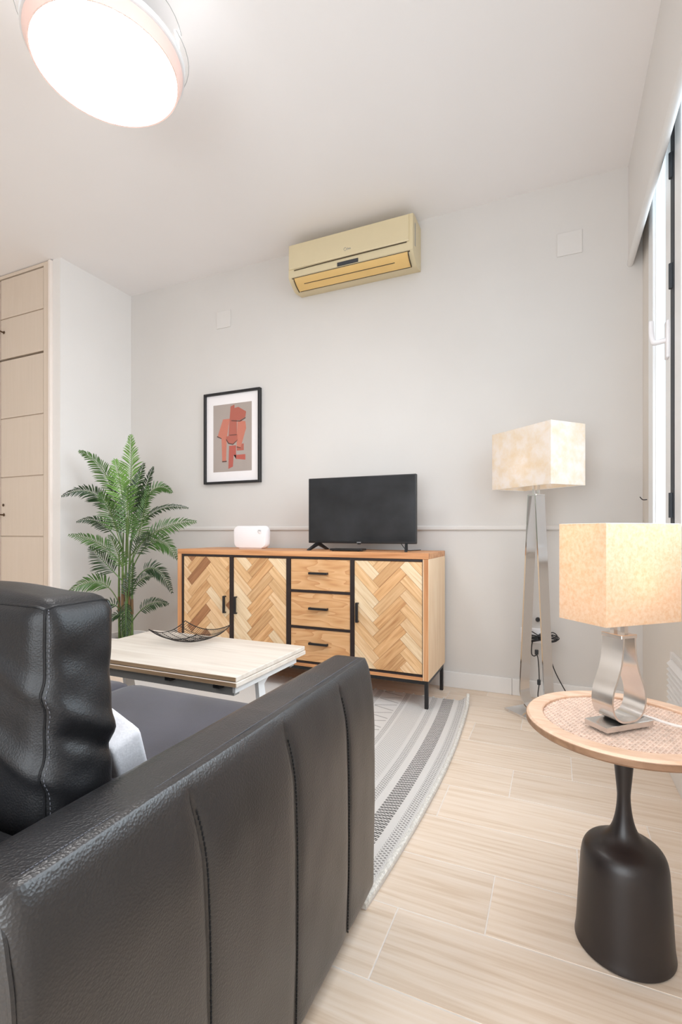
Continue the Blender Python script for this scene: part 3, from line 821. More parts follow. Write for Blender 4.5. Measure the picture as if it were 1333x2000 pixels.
# ------------------------------------------------------------------ television, set-top box, router
tv = thing('television', (-1.03, 2.6, SZ1), 'black flat television with dark screen standing on the sideboard', 'television')
tx0, tx1, ty, tz0, tz1 = -1.357, -0.697, 2.60, 0.831, 1.216
B().box(tx0, tx1, ty, ty+0.03, tz0, tz1, 0.004, 2).build('casing', M['black_plastic'], tv)
B().box(tx0+0.05, tx1-0.05, ty+0.029, ty+0.06, tz0+0.03, tz0+0.26, 0.012, 2).build('back_cover', M['black_plastic'], tv)
B().box(tx0+0.006, tx1-0.006, ty-0.0015, ty+0.004, tz0+0.013, tz1-0.006).build('screen', M['screen'], tv)
B().box(-1.045, -1.020, ty-0.002, ty+0.004, tz0+0.003, tz0+0.009, 0.0008, 1).build('badge', M['badge'], tv)
B().box(-1.042, -1.024, ty, ty+0.01, tz0-0.005, tz0+0.001, 0.001, 1).build('sensor', M['black_plastic'], tv)
for x in (-1.298, -0.755):
    b = B()
    for sy in (-1, 1):
        b.prism([(ty+0.012, tz0+0.004), (ty+0.012+sy*0.014, tz0+0.004), (ty+0.012+sy*0.108, SZ1+0.006), (ty+0.012+sy*0.112, SZ1+0.001), (ty+0.012+sy*0.092, SZ1+0.001), (ty+0.012, tz0-0.012)], x-0.008, x+0.008, 'x')
    k_ = 0.10 if x < -1 else -0.27
    b.v = [(p[0]+k_*(p[1]-ty-0.012), p[1], p[2]) for p in b.v]
    b.build('foot', M['black_plastic'], tv)
B().tube(smoothpath([(-0.80, ty+0.035, 0.85), (-0.785, ty+0.04, 0.82), (-0.765, ty+0.06, 0.795), (-0.74, ty+0.13, 0.7925), (-0.72, ty+0.19, 0.7925)], 6), 0.002, 6).build('cable', M['cord_black'], tv, smooth=True)
bx = thing('set_top_box', (-1.07, 2.5, SZ1), 'flat black box lying under the television', 'box')
B().box(-1.165, -0.975, 2.49, 2.57, SZ1+0.003, SZ1+0.014, 0.002, 2).build('casing', M['black_plastic'], bx)
for x in (-1.15, -0.995):
    for y in (2.50, 2.555):
        B().lathe([(0.005, SZ1), (0.005, SZ1+0.004)], (x, y, 0), 10).build('foot', M['rubber'], bx)

rt = thing('router', (-1.775, 2.62, SZ1), 'white rounded internet router standing at left on the sideboard', 'router')
def rounded_poly(x0, x1, z0, z1, r, n=6, taper=0.0):
    out = []
    for cx, cz, a0 in ((x1-r, z1-r, 0), (x0+r, z1-r, PI/2), (x0+r, z0+r, PI), (x1-r, z0+r, 1.5*PI)):
        for k in range(n+1):
            a = a0+PI/2*k/n
            x, z = cx+r*math.cos(a), cz+r*math.sin(a)
            x += taper*(z-z0)/(z1-z0)*(1 if x < (x0+x1)/2 else -1)
            out.append((x, z))
    return out
def loft(polys, ys):
    b = B(); k = len(polys[0]); vs = []; fs = []
    for P, y in zip(polys, ys): vs += [(a, y, c) for a, c in P]
    for i in range(len(polys)-1):
        for j in range(k):
            l = (j+1) % k
            fs.append((i*k+j, i*k+l, (i+1)*k+l, (i+1)*k+j))
    fs.append(tuple(range(k))); fs.append(tuple((len(polys)-1)*k+j for j in reversed(range(k))))
    return b.add(vs, fs)
def rp(inset): return rounded_poly(-1.895+inset, -1.655-inset, SZ1+0.004+inset, 0.936-inset, 0.034-inset*0.5, taper=-0.004)
loft([rp(0.012), rp(0.004), rp(0.0), rp(0.0), rp(0.006)], [2.592, 2.594, 2.604, 2.64, 2.652]).build('casing', M['white_plastic'], rt, smooth=True, angle=50)
B().box(-1.86, -1.69, 2.60, 2.645, SZ1, SZ1+0.006, 0.002, 1).build('foot', M['white_plastic'], rt)
Tb = Matrix.Translation((-1.695, 2.593, 0.903)) @ Matrix.Rotation(PI/2, 4, 'X')
bd = B().lathe([(0.0, 0.003), (0.016, 0.003), (0.019, 0.0015), (0.019, -0.002)], (0, 0, 0), 24, T=Tb).build('badge', M['white_plastic'], rt, smooth=True)
B().lathe([(0.0, 0.0045), (0.004, 0.0045), (0.0045, 0.0025)], (0, 0, 0), 12, T=Matrix.Translation((-1.700, 2.593, 0.906)) @ Matrix.Rotation(PI/2, 4, 'X')).build('mark', M['grey_metal'], bd)
B().box(-1.690, -1.687, 2.588, 2.592, 0.900, 0.910).build('mark', M['badge'], bd)

# ------------------------------------------------------------------ palm
FRONDS = [
    ((-2.613, 2.407, 0.893), (-2.588, 2.418, 1.269), (-2.61, 2.43, 1.546), 0.11, 1.0, 2),
    ((-2.641, 2.373, 0.91), (-2.684, 2.354, 1.351), (-2.865, 2.241, 1.428), 0.075, 0.8, 1),
    ((-2.573, 2.37, 0.826), (-2.547, 2.305, 1.157), (-2.573, 2.272, 1.358), 0.115, 1.0, 2),
    ((-2.597, 2.392, 0.859), (-2.512, 2.364, 1.16), (-2.436, 2.376, 1.34), 0.07, 0.9, 0),
    ((-2.626, 2.368, 0.826), (-2.669, 2.273, 1.274), (-2.905, 2.147, 1.124), 0.075, 0.75, 0),
    ((-2.596, 2.349, 0.742), (-2.585, 2.267, 1.024), (-2.628, 2.204, 1.145), 0.09, 1.0, 1),
    ((-2.644, 2.393, 0.774), (-2.712, 2.309, 1.028), (-2.836, 2.2, 0.96), 0.055, 0.7, 0),
    ((-2.626, 2.368, 0.673), (-2.669, 2.273, 0.86), (-2.866, 2.165, 0.877), 0.065, 0.7, 1),
    ((-2.604, 2.356, 0.574), (-2.639, 2.286, 0.662), (-2.722, 2.206, 0.802), 0.09, 0.9, 0),
    ((-2.638, 2.374, 0.384), (-2.686, 2.287, 0.71), (-2.902, 2.149, 0.472), 0.075, 0.8, 1),
    ((-2.628, 2.378, 0.35), (-2.651, 2.325, 0.474), (-2.709, 2.256, 0.397), 0.05, 0.7, 0),
    ((-2.577, 2.357, 0.525), (-2.51, 2.299, 0.387), (-2.497, 2.283, 0.218), 0.06, 0.9, 0),
    ((-2.626, 2.445, 0.859), (-2.511, 2.485, 1.307), (-2.373, 2.556, 1.163), 0.07, 0.8, 1),
    ((-2.614, 2.429, 0.824), (-2.558, 2.486, 1.17), (-2.502, 2.521, 1.338), 0.06, 0.8, 0),
    ((-2.579, 2.4, 0.825), (-2.444, 2.427, 1.112), (-2.203, 2.522, 1.051), 0.06, 0.6, 0),
    ((-2.571, 2.393, 0.741), (-2.397, 2.415, 0.96), (-2.143, 2.526, 0.963), 0.085, 0.85, 1),
    ((-2.575, 2.402, 0.639), (-2.412, 2.43, 0.994), (-2.267, 2.494, 0.719), 0.085, 0.8, 1),
    ((-2.555, 2.378, 0.692), (-2.442, 2.351, 0.893), (-2.381, 2.356, 1.188), 0.08, 1.0, 1),
    ((-2.579, 2.4, 0.52), (-2.418, 2.427, 0.809), (-2.284, 2.465, 0.5), 0.07, 0.8, 0),
    ((-2.582, 2.399, 0.282), (-2.458, 2.41, 0.474), (-2.308, 2.454, 0.427), 0.06, 0.8, 0),
    ((-2.585, 2.365, 0.557), (-2.546, 2.284, 0.746), (-2.572, 2.228, 0.877), 0.08, 1.0, 1),
    ((-2.575, 2.38, 0.657), (-2.466, 2.362, 0.827), (-2.375, 2.359, 0.893), 0.07, 1.0, 0),
    ((-2.565, 2.363, 0.726), (-2.493, 2.296, 0.991), (-2.459, 2.257, 1.182), 0.09, 1.0, 1),
    ((-2.593, 2.372, 0.32), (-2.61, 2.321, 0.394), (-2.639, 2.286, 0.314), 0.04, 0.8, 0),
    ((-2.577, 2.39, 0.47), (-2.488, 2.396, 0.625), (-2.389, 2.407, 0.611), 0.05, 0.8, 0),
    ((-2.587, 2.375, 0.387), (-2.549, 2.348, 0.527), (-2.497, 2.349, 0.695), 0.06, 1.0, 0),
    ((-2.656, 2.421, 0.686), (-2.719, 2.426, 1.032), (-2.793, 2.415, 1.278), 0.07, 0.9, 0),
    ((-2.641, 2.45, 0.754), (-2.613, 2.494, 1.068), (-2.581, 2.531, 1.175), 0.07, 0.9, 0),
]
pc = (-2.61, 2.39)
pl = thing('potted_palm', (pc[0], pc[1], 0), 'green areca palm in a white ribbed pot in the corner left of sideboard', 'plant')
def pot_prof(): return [(0.0, 0.0), (0.095, 0.0), (0.102, 0.006), (0.130, 0.205), (0.133, 0.215), (0.130, 0.218), (0.124, 0.215), (0.118, 0.17), (0.0, 0.17)]
po = B().lathe(pot_prof(), (*pc, 0), 56).build('pot', M['pot'], pl, smooth=True, angle=50)
rb = B()
for k in range(44):
    a = 2*PI*k/44
    rb.tube([(pc[0]+(0.1015)*math.cos(a), pc[1]+0.1015*math.sin(a), 0.008), (pc[0]+0.1295*math.cos(a), pc[1]+0.1295*math.sin(a), 0.2)], 0.0028, 5)
rb.build('rib', M['pot'], po, smooth=True, kind='stuff')
B().lathe([(0.0, 0.188), (0.06, 0.186), (0.121, 0.178), (0.118, 0.172), (0, 0.172)], (*pc, 0), 32).build('soil', M['soil'], pl, smooth=True)
stems = [((-2.647, 2.37), (-2.65, 2.369, 0.757)), ((-2.628, 2.378), (-2.625, 2.38, 0.893)), ((-2.61, 2.387), (-2.603, 2.389, 0.995)), ((-2.591, 2.395), (-2.582, 2.399, 0.825)), ((-2.572, 2.403), (-2.566, 2.406, 0.724)), ((-2.606, 2.36), (-2.60, 2.352, 0.80)), ((-2.62, 2.41), (-2.615, 2.43, 0.84))]
for (bx_, by_), tp in stems:
    p = [(bx_, by_, 0.18), (bx_*0.5+tp[0]*0.5-0.004, by_*0.5+tp[1]*0.5, 0.18+0.5*(tp[2]-0.18)), tp]
    q = smoothpath(p, 6)
    st = B().tube(q, [0.0095-0.005*i/(len(q)-1) for i in range(len(q))], 8).build('stem', M['stem'], pl, smooth=True)
    i0 = len(q)//3
    B().tube(q[i0:i0+3], [0.0100, 0.0092, 0.0080], 8).build('sheath', M['stem_red'], st, smooth=True)
CAMDIR = Vector((-0.4028, 0.9153, 0))
def bez(b, c, t_, s):
    return (1-s)**2*b+2*s*(1-s)*c+s*s*t_
for base, ctrl, tip, wdt, fac, shade in FRONDS:
    b0, c0, t0 = Vector(base), Vector(ctrl), Vector(tip)
    n = 24
    pts = [bez(b0, c0, t0, i/n) for i in range(n+1)]
    L = sum((pts[i+1]-pts[i]).length for i in range(n))
    lf = B()
    Nn = (-CAMDIR*fac+Vector((0, 0, 1))*(1.15-fac)+Vector((random.uniform(-.2, .2), 0, random.uniform(-.1, .1)))).normalized()
    pairs = max(9, int(L/0.0185))
    for k in range(pairs):
        s = 0.30+0.70*(k+0.5)/pairs
        p = bez(b0, c0, t0, s)
        T = (bez(b0, c0, t0, min(1, s+0.02))-bez(b0, c0, t0, s-0.02)).normalized()
        nn = (Nn-T*Nn.dot(T)).normalized()
        sd = T.cross(nn)
        u = (s-0.30)/0.70
        prof = (min(1, 0.6+u*2.4))*(1-u**1.4)**0.85+0.11
        for sgn in (-1, 1):
            ln = wdt*1.22*prof*random.uniform(0.88, 1.1)
            ang = math.radians(56-20*u+random.uniform(-6, 6))
            dr = (sd*sgn*math.sin(ang)+T*math.cos(ang)).normalized()
            dr = (dr+nn*random.uniform(0.0, 0.22)).normalized()
            w = 0.0038*(0.75+0.4*prof)
            wv = dr.cross(nn).normalized()*w
            q1 = p+dr*ln*0.35+nn*0.003; q2 = p+dr*ln*0.75-Vector((0, 0, 0.006*ln/0.08)); q3 = p+dr*ln-Vector((0, 0, 0.014*ln/0.08))
            fold = nn*0.0016
            lf.add([p-wv*0.35, p+wv*0.35, q1-wv+fold, q1-fold, q1+wv+fold, q2-wv*0.8+fold, q2-fold, q2+wv*0.8+fold, q3],
                   [(0, 3, 2), (0, 1, 3), (1, 4, 3), (2, 3, 6, 5), (3, 4, 7, 6), (5, 6, 8), (6, 7, 8)])
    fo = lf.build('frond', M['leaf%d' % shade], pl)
    B().tube(pts, [0.0042-0.0032*i/n for i in range(n+1)], 6).build('rachis', M['stem'] if shade else M['leaf1'], fo, smooth=True)

# ------------------------------------------------------------------ rug
RY0, RY1 = 1.085, 2.605
rg = thing('rug', (-1.3, 1.85, 0), 'pale woven rug with grey striped borders under sideboard and coffee table', 'rug')
RW = 1.95
nu, nv = 90, 70
vs = []; uvs = []; fs = []
def edge_x(y):
    s = (y-RY0)/(RY1-RY0)
    return -0.412+0.038*math.sin(PI*s)**0.9
def rug_z(u, y):
    z = 0.0085+0.0012*math.sin(u*21+y*5)*math.sin(y*13)
    cu = max(0, 1-math.hypot(max(u, 0)/0.055, (RY1-y)/0.05))      # curled far corner
    return z+0.042*cu**1.4
for j in range(nv+1):
    y = RY0+(RY1-RY0)*(j/nv)
    for i in range(nu+1):
        u = RW*(i/nu)**1.5
        vs.append((edge_x(y)-u, y, rug_z(u, y))); uvs.append((u, y))
for j in range(nv):
    for i in range(nu):
        a = j*(nu+1)+i
        fs.append((a, a+1, a+nu+2, a+nu+1))
m0 = len(vs)
vs += [(x, y, max(z-0.007, 0.0008)) for x, y, z in vs]; uvs += uvs
fs += [tuple(k+m0 for k in reversed(q)) for q in fs]
rim = [j*(nu+1) for j in range(nv+1)]; rim2 = [j*(nu+1)+nu for j in range(nv+1)]
for L_ in (rim, rim2, list(range(nu+1)), [nv*(nu+1)+i for i in range(nu+1)]):
    for a, b_ in zip(L_[:-1], L_[1:]): fs.append((a, b_, b_+m0, a+m0))
B().add(vs, fs).build('weave', M['rug'], rg, smooth=True, uv=uvs)
hm = []
for j in range(91):
    y = RY0+(RY1-RY0)*j/90
    hm.append((edge_x(y)-0.008, y, rug_z(0.006, y)+0.002))
B().tube(hm, [0.0085+0.0012*math.sin(j*2.1) for j in range(91)], 8).build('hem', M['rug_hem'], rg, smooth=True, label='pale rolled hem along the right edge')
for k in range(34):
    u = 0.03+k*0.055
    B().tube(smoothpath([(edge_x(RY1)-u, RY1-0.004, 0.008), (edge_x(RY1)-u+0.004, RY1+0.012, 0.006), (edge_x(RY1)-u-0.003, RY1+0.026, 0.003)], 3), [0.004]*6+[0.0025], 5).build('fringe_tassel', M['rug_hem'], rg)

# ------------------------------------------------------------------ coffee table
CX0, CX1, CY0, CY1, CZ = -1.795, -0.962, 1.33, 1.81, 0.42
ct = thing('coffee_table', (-1.38, 1.57, 0), 'pale double-leaf lift coffee table on the rug between sofa and sideboard', 'table')
B().box(CX0, CX1, CY0, CY1, CZ-0.016, CZ, 0.0015, 1).build('upper_leaf', M['table_top'], ct)
B().box(CX0+0.002, CX1+0.004, CY0-0.004, CY1, CZ-0.0335, CZ-0.0175, 0.0015, 1).build('lower_leaf', M['table_top'], ct)
B().box(CX0+0.002, CX1-0.002, CY0-0.0012, CY0+0.0005, CZ-0.0145, CZ-0.0015).build('edge_band', M['table_edge'], ct)
B().box(CX0+0.004, CX1+0.002, CY0-0.0052, CY0-0.0035, CZ-0.032, CZ-0.019).build('edge_band', M['table_edge'], ct)
fr = B()
fr.box(CX0+0.06, CX1-0.03, CY0+0.03, CY0+0.06, CZ-0.075, CZ-0.045, 0.002); fr.box(CX0+0.06, CX1-0.03, CY1-0.07, CY1-0.04, CZ-0.075, CZ-0.045, 0.002)
fr.box(CX0+0.06, CX0+0.09, CY0+0.06, CY1-0.07, CZ-0.075, CZ-0.045, 0.002)
fr.build('rail', M['grey_metal'], ct)
B().box(CX1-0.03, CX1-0.018, CY0+0.02, CY1-0.04, CZ-0.062, CZ-0.036, 0.002).build('end_rail', M['white_metal'], ct)
for x in (CX0+0.16, CX0+0.52, CX1-0.10):
    B().box(x, x+0.03, CY0+0.004, CY0+0.035, CZ-0.05, CZ-0.034, 0.004, 2).build('stop', M['black_plastic'], ct)
for x in (CX0+0.10, CX1-0.055):
    poly = [(1.50, CZ-0.046), (1.62, CZ-0.046), (1.605, CZ-0.075), (1.572, CZ-0.095), (1.60, 0.20), (1.66, 0.03), (1.56, 0.03), (1.55, 0.20), (1.535, CZ-0.105), (1.53, CZ-0.075)]
    B().prism(poly, x-0.008, x+0.008, 'x').build('leg', M['white_metal'], ct)
fr = B()
fr.box(CX0+0.07, CX0+0.12, CY0+0.02, CY1-0.02, 0.0105, 0.03, 0.002); fr.box(CX1-0.08, CX1-0.03, CY0+0.02, CY1-0.02, 0.0105, 0.03, 0.002)
fr.box(CX0+0.12, CX1-0.08, CY1-0.10, CY1-0.06, 0.0105, 0.03, 0.002)
fr.build('base_frame', M['white_metal'], ct)

# wire bowl
wb = thing('wire_bowl', (-1.46, 1.69, CZ), 'square black wire fruit bowl with raised corners on the pale coffee table', 'bowl')
bc = Vector((-1.462, 1.688, CZ)); HX, HY = 0.128, 0.112
def bz(a, c): return 0.0015+0.030*(a/HX)**2+0.030*(c/HY)**2
for k in range(25):
    a = -HX+2*HX*(k/24)
    B().tube([(bc.x+a*0.985, bc.y+HY*s, bc.z+bz(a, HY*s)) for s in [-1+2*i/14 for i in range(15)]], 0.0010, 5).build('wire', M['wire'], wb)
for k in range(1, 6):
    c_ = -HY+2*HY*(k/6)
    B().tube([(bc.x+HX*s, bc.y+c_, bc.z+bz(HX*s, c_)-0.0012+0.001) for s in [-1+2*i/14 for i in range(15)]], 0.0012, 5).build('cross_wire', M['wire'], wb)
rim = []
for i in range(16): rim.append((-HX+2*HX*i/16, -HY))
for i in range(16): rim.append((HX, -HY+2*HY*i/16))
for i in range(16): rim.append((HX-2*HX*i/16, HY))
for i in range(16): rim.append((-HX, HY-2*HY*i/16))
B().tube([(bc.x+a, bc.y+c_, bc.z+bz(a, c_)) for a, c_ in rim], 0.0021, 6, close=True).build('rim', M['wire'], wb)

# ------------------------------------------------------------------ sofa
AX0, AX1, AY0, AY1, AZ0, AZ1 = -0.513, -0.400, 0.252, 1.118, 0.045, 0.596
sf = thing('sofa', (-1.2, 0.7, 0), 'black leather sofa seen from behind its right arm', 'sofa')
SEAMS = (0.473, 0.700, 0.925)
def arm_mesh():
    # cross-section in (x, z), counted from the inner bottom
    r = 0.022
    cs = []
    def arc(cx, cz, a0, a1, rr, n):
        for k in range(n+1):
            a = a0+(a1-a0)*k/n
            cs.append((cx+rr*math.cos(a), cz+rr*math.sin(a)))
    arc(AX1-0.012, AZ0+0.012, -PI/2, 0, 0.012, 3)
    for k in range(1, 26): cs.append((AX1, AZ0+0.012+(AZ1-r-AZ0-0.012)*k/26))
    arc(AX1-r, AZ1-r, 0, PI/2, r, 8)
    for k in range(1, 6): cs.append((AX1-r-(AX1-AX0-2*r)*k/6, AZ1))
    arc(AX0+r, AZ1-r, PI/2, PI, r, 5)
    cs.append((AX0, AZ0))
    st = set()
    for k in range(49): st.add(round(AY0+(AY1-AY0)*k/48, 4))
    for s in SEAMS:
        for dlt in (0, 0.0015, 0.003, 0.005, 0.008, 0.013):
            st.add(round(s+dlt, 4)); st.add(round(s-dlt, 4))
    for dlt in (0.002, 0.005, 0.01, 0.016, 0.024): st.add(round(AY0+dlt, 4)); st.add(round(AY1-dlt, 4))
    st = sorted(st)
    vs = []; fs = []; K = len(cs); ends = 0.024
    cxm, czm = (AX0+AX1)/2, (AZ0+AZ1)/2
    for y in st:
        e = min(y-AY0, AY1-y)
        ins = ends-math.sqrt(max(0, ends**2-(ends-e)**2)) if e < ends else 0
        for x, z in cs:
            hx, hz = (AX1-AX0)/2, (AZ1-AZ0)/2
            xx = cxm+(x-cxm)*(hx-ins)/hx; zz = czm+(z-czm)*(hz-ins)/hz
            yy = y
            outer = max(0.0, min(1.0, (x-(AX1-r))/r))
            q = max(0, 1-(AZ1-z)/0.13)
            xx -= 0.017*q*q*outer
            depth = 0
            if outer > 0:
                for s in SEAMS:
                    depth += 0.0045*math.exp(-((y-s)/0.0028)**2)+0.0035*math.exp(-((y-s)/0.012)**2)
                down = max(0, AZ1-z)
                depth *= min(1, max(0, (down-0.012)/0.03))
                # the seams lean as they leave the top edge
                wgt = min(1, min(y-AY0, AY1-y)/0.12)
                yy += wgt*0.024*(1-math.exp(-max(0, down-0.01)/0.07))*outer
                xx += -depth*outer+0.004*math.sin(PI*min(1, max(0, (AZ1-z)/(AZ1-AZ0))))*outer
            w = noise.noise(Vector((y*16, z*9, x*20)))*0.0012+noise.noise(Vector((y*38, z*22, 3)))*0.0007
            zz += w*(1 if z > AZ1-0.001 else 0.2); xx += w*outer
            vs.append((xx, yy, zz))
    n = len(st)
    for i in range(n-1):
        for k in range(K):
            l = (k+1) % K
            fs.append((i*K+k, i*K+l, (i+1)*K+l, (i+1)*K+k))
    fs.append(tuple(range(K))); fs.append(tuple((n-1)*K+k for k in reversed(range(K))))
    return B().add(vs, fs)
arm = arm_mesh().build('arm', M['leather'], sf, smooth=True, angle=60)
# double-stitched ridge along the outer top edge
def end_inset(y):
    e = min(y-AY0, AY1-y)
    return 0.024-math.sqrt(max(0, 0.024**2-(0.024-e)**2)) if e < 0.024 else 0
EX, EZ = AX1-0.017, AZ1     # where the rounded outer top edge meets
for aa in (38, 66):
    a = math.radians(aa)
    B().tube([(EX-0.022+0.0222*math.cos(a)-end_inset(y)*0.9+0.0006*noise.noise(Vector((y*34, aa, 0))), y, EZ-0.022+0.0222*math.sin(a)-end_inset(y)*0.9+0.0006*noise.noise(Vector((y*30, aa, 4)))) for y in [AY0+0.006+(AY1-AY0-0.012)*k/110 for k in range(111)]], 0.0021, 6).build('piping', M['leather'], arm, smooth=True)
stt = B()
a = math.radians(78)
for k in range(190):
    y = AY0+0.03+(AY1-AY0-0.06)*k/190
    x, z = EX-0.022+0.0221*math.cos(a), EZ-0.022+0.0221*math.sin(a)
    stt.box(x-0.0006, x+0.0006, y, y+0.0028, z-0.0004, z+0.0007)
stt.build('stitching', M['stitch'], arm, kind='stuff')
stt = B()
for s in SEAMS:
    for k in range(74):
        z = AZ1-0.045-k*0.0068
        down = AZ1-z
        y = s+0.024*(1-math.exp(-(down-0.01)/0.07))+0.0024
        x = AX1+0.004*math.sin(PI*min(1, down/(AZ1-AZ0)))-0.0032-0.017*max(0, 1-down/0.13)**2
        stt.box(x-0.001, x+0.0012, y-0.0008, y+0.0008, z-0.0042, z)
stt.build('stitching', M['stitch_dark'], arm, kind='stuff')
# welt down the rear outer corner
B().tube(smoothpath([(AX1-0.052, AY0+0.008, AZ1-0.006), (AX1-0.034, AY0+0.008, AZ1-0.016), (AX1-0.016, AY0+0.006, AZ1-0.05), (AX1-0.006, AY0+0.006, AZ1-0.15), (AX1-0.004, AY0+0.006, AZ0+0.02)], 10), 0.0035, 7).build('piping', M['leather'], arm, smooth=True)
B().tube(smoothpath([(AX0+0.01, AY0+0.004, AZ1-0.004), (AX0+0.05, AY0+0.004, AZ1-0.001), (AX1-0.052, AY0+0.008, AZ1-0.006)], 8), 0.003, 7).build('piping', M['leather'], arm, smooth=True)
AL0, AL1 = -2.03, -1.917
B().box(AL0, AL1, AY0, AY1, AZ0, AZ1, 0.022, 4).build('arm', M['leather'], sf, smooth=True)
B().box(AL1, AX0, AY0+0.02, AY1-0.02, 0.05, 0.29, 0.012, 2).build('base', M['leather'], sf, smooth=True)
B().box(AL1, AX0, AY0+0.01, 0.372, 0.285, 0.55, 0.02, 3).build('back_frame', M['leather'], sf, smooth=True)
for x in (AX1-0.09, AL0+0.03):
    for y in (AY0+0.05, AY1-0.10):
        B().lathe([(0.018, 0.0), (0.024, AZ0+0.006)], (x+0.03, y, 0.0 if y < 1.0 else 0.0), 16).build('foot', M['black_plastic'], sf, smooth=True)

def puffy(x0, x1, y0, y1, z0, z1, bulge=(0.02, 0.02, 0.02), rad=0.03, n=22, wr=0.0, seed=0, crease=None):
    """soft cushion: a rounded box whose faces swell"""
    bm = bmesh.new(); bmesh.ops.create_cube(bm, size=2.0)
    bmesh.ops.subdivide_edges(bm, edges=list(bm.edges), cuts=n, use_grid_fill=True)
    hx, hy, hz = (x1-x0)/2, (y1-y0)/2, (z1-z0)/2
    c = Vector(((x0+x1)/2, (y0+y1)/2, (z0+z1)/2))
    def warp(p):
        q = Vector((p[0]*hx, p[1]*hy, p[2]*hz))
        inner = Vector((max(-hx+rad, min(hx-rad, q.x)), max(-hy+rad, min(hy-rad, q.y)), max(-hz+rad, min(hz-rad, q.z))))
        dl = q-inner
        if dl.length > 1e-7: q = inner+dl.normalized()*rad
        a, b_, d_ = p
        fx = (1-b_*b_)*(1-d_*d_); fy = (1-a*a)*(1-d_*d_); fz = (1-a*a)*(1-b_*b_)
        q.x += bulge[0]*a*fx; q.y += bulge[1]*b_*fy; q.z += bulge[2]*d_*fz
        w = c+q
        if wr:
            nn = Vector((a*fx*0+ (1 if a > .99 else -1 if a < -.99 else 0), (1 if b_ > .99 else -1 if b_ < -.99 else 0), (1 if d_ > .99 else -1 if d_ < -.99 else 0)))
            k = wr*(noise.noise(Vector((w.x*5+seed, w.y*6, w.z*13-w.y*7-w.x*5)))+0.5*noise.noise(Vector((w.x*11, w.y*11+seed, w.z*27-w.y*12))))
            if nn.length > 0: w += nn.normalized()*k*(0.25+0.75*min(1, 6*(1-sorted((abs(a), abs(b_), abs(d_)))[1])))
        if crease: w = crease(w, p)
        return w
    vs = [warp(v.co) for v in bm.verts]
    bm.verts.ensure_lookup_table()
    fs = [[v.index for v in f_.verts] for f_ in bm.faces]
    bm.free()
    return B().add(vs, fs), warp

def seat_crease(w, p): return w
for x0_, x1_ in ((-1.213, AX0-0.003), (AL1+0.003, -1.219)):
    b, wp = puffy(x0_, x1_, 0.378, 1.135, 0.292, 0.432, (0.0, 0.006, 0.008), 0.022, 16, 0.0025, 3)
    so = b.build('seat_cushion', M['seat_fabric'], sf, smooth=True, angle=80)
    B().tube([wp((a, 1, 1))+Vector((0, -0.004, -0.004)) for a in [-0.96+1.92*k/30 for k in range(31)]], 0.0035, 6).build('piping', M['seat_fabric'], so, smooth=True)

def back_crease(w, p):
    # the top sags toward the rear and the sides crumple in two big folds
    a, b_, d_ = p
    if a > 0.2:
        for zc, amp, sg in ((0.655, 0.008, 0.014), (0.625, -0.008, 0.012), (0.56, 0.005, 0.02), (0.73, -0.004, 0.02), (0.50, 0.006, 0.018)):
            zz = w.z+(w.y-0.45)*0.55
            w = w+Vector((amp*math.exp(-((zz-zc)/sg)**2)*min(1, (a-0.2)/0.8)*min(1, 0.15+1.6*(b_+1)), 0, 0))
    if b_ < -0.5:
        for zc, amp, sg in ((0.70, 0.006, 0.012), (0.60, 0.008, 0.014)):
            zz = w.z+(w.x+0.60)*0.45
            w = w+Vector((0, -amp*math.exp(-((zz-zc)/sg)**2), 0))
    return w
for x0_, x1_ in ((-1.21, -0.578), (-1.85, -1.215)):
    b, wp = puffy(x0_, x1_, 0.402, 0.515, 0.432, 0.812, (0.018, 0.016, 0.012), 0.026, 44, 0.005, 5, back_crease)
    bo = b.build('back_cushion', M['leather_soft'], sf, smooth=True, angle=80)
    ks = [-1+2*k/60 for k in range(61)]
    for path in ([wp((1, -1, d_)) for d_ in ks], [wp((a, -1, 1)) for a in ks], [wp((1, b_, 1)) for b_ in ks], [wp((1, 1, d_)) for d_ in ks]):
        B().tube(path, 0.0018, 6).build('piping', M['leather_soft'], bo, smooth=True)
    stt = B()
    for d_ in [-0.97+1.94*k/58 for k in range(59)]:
        p0 = wp((1, -0.90, d_)); p1 = wp((1, -0.90, min(1, d_+0.016)))
        stt.tube([p0+Vector((0.0006, 0, 0)), p1+Vector((0.0006, 0, 0))], 0.0007, 4)
    stt.build('stitching', M['stitch'], bo, kind='stuff')

# pillow leaning on the seat in front of the back cushion
tp = thing('throw_pillow', (-0.76, 0.58, 0.44), 'white throw pillow with grey fuzzy back peeking out behind the sofa back cushion', 'pillow')
b, wp = puffy(-0.175, 0.175, -0.028, 0.028, -0.10, 0.10, (0.0, 0.03, 0.0), 0.008, 16, 0.002, 9)
def lean(v): return Matrix.Translation((-0.785, 0.608, 0.530)) @ Matrix.Rotation(math.radians(-12), 4, 'Z') @ Matrix.Rotation(math.radians(20), 4, 'X') @ Matrix.Rotation(math.radians(13), 4, 'Y') @ Vector(v)
front = B().add([lean(v) for v in b.v], b.f)
fo = front.build('cover', M['fabric_white'], tp, smooth=True, angle=80)
fz = B()
for k in range(420):
    a, d_ = random.uniform(-1, 1), random.uniform(-1, 1)
    p = lean(wp((a, -1, d_))); q = lean(wp((a, -1, d_))+Vector((random.uniform(-.008, .008), -0.012, random.uniform(-.008, .008))))
    fz.tube([p, (p+q)/2+Vector((0.001, 0, 0.002)), q], [0.0028, 0.0024, 0.001], 4)
fz.build('fuzzy_back', M['fabric_grey'], tp, kind='stuff', label='grey fuzzy knitted back')

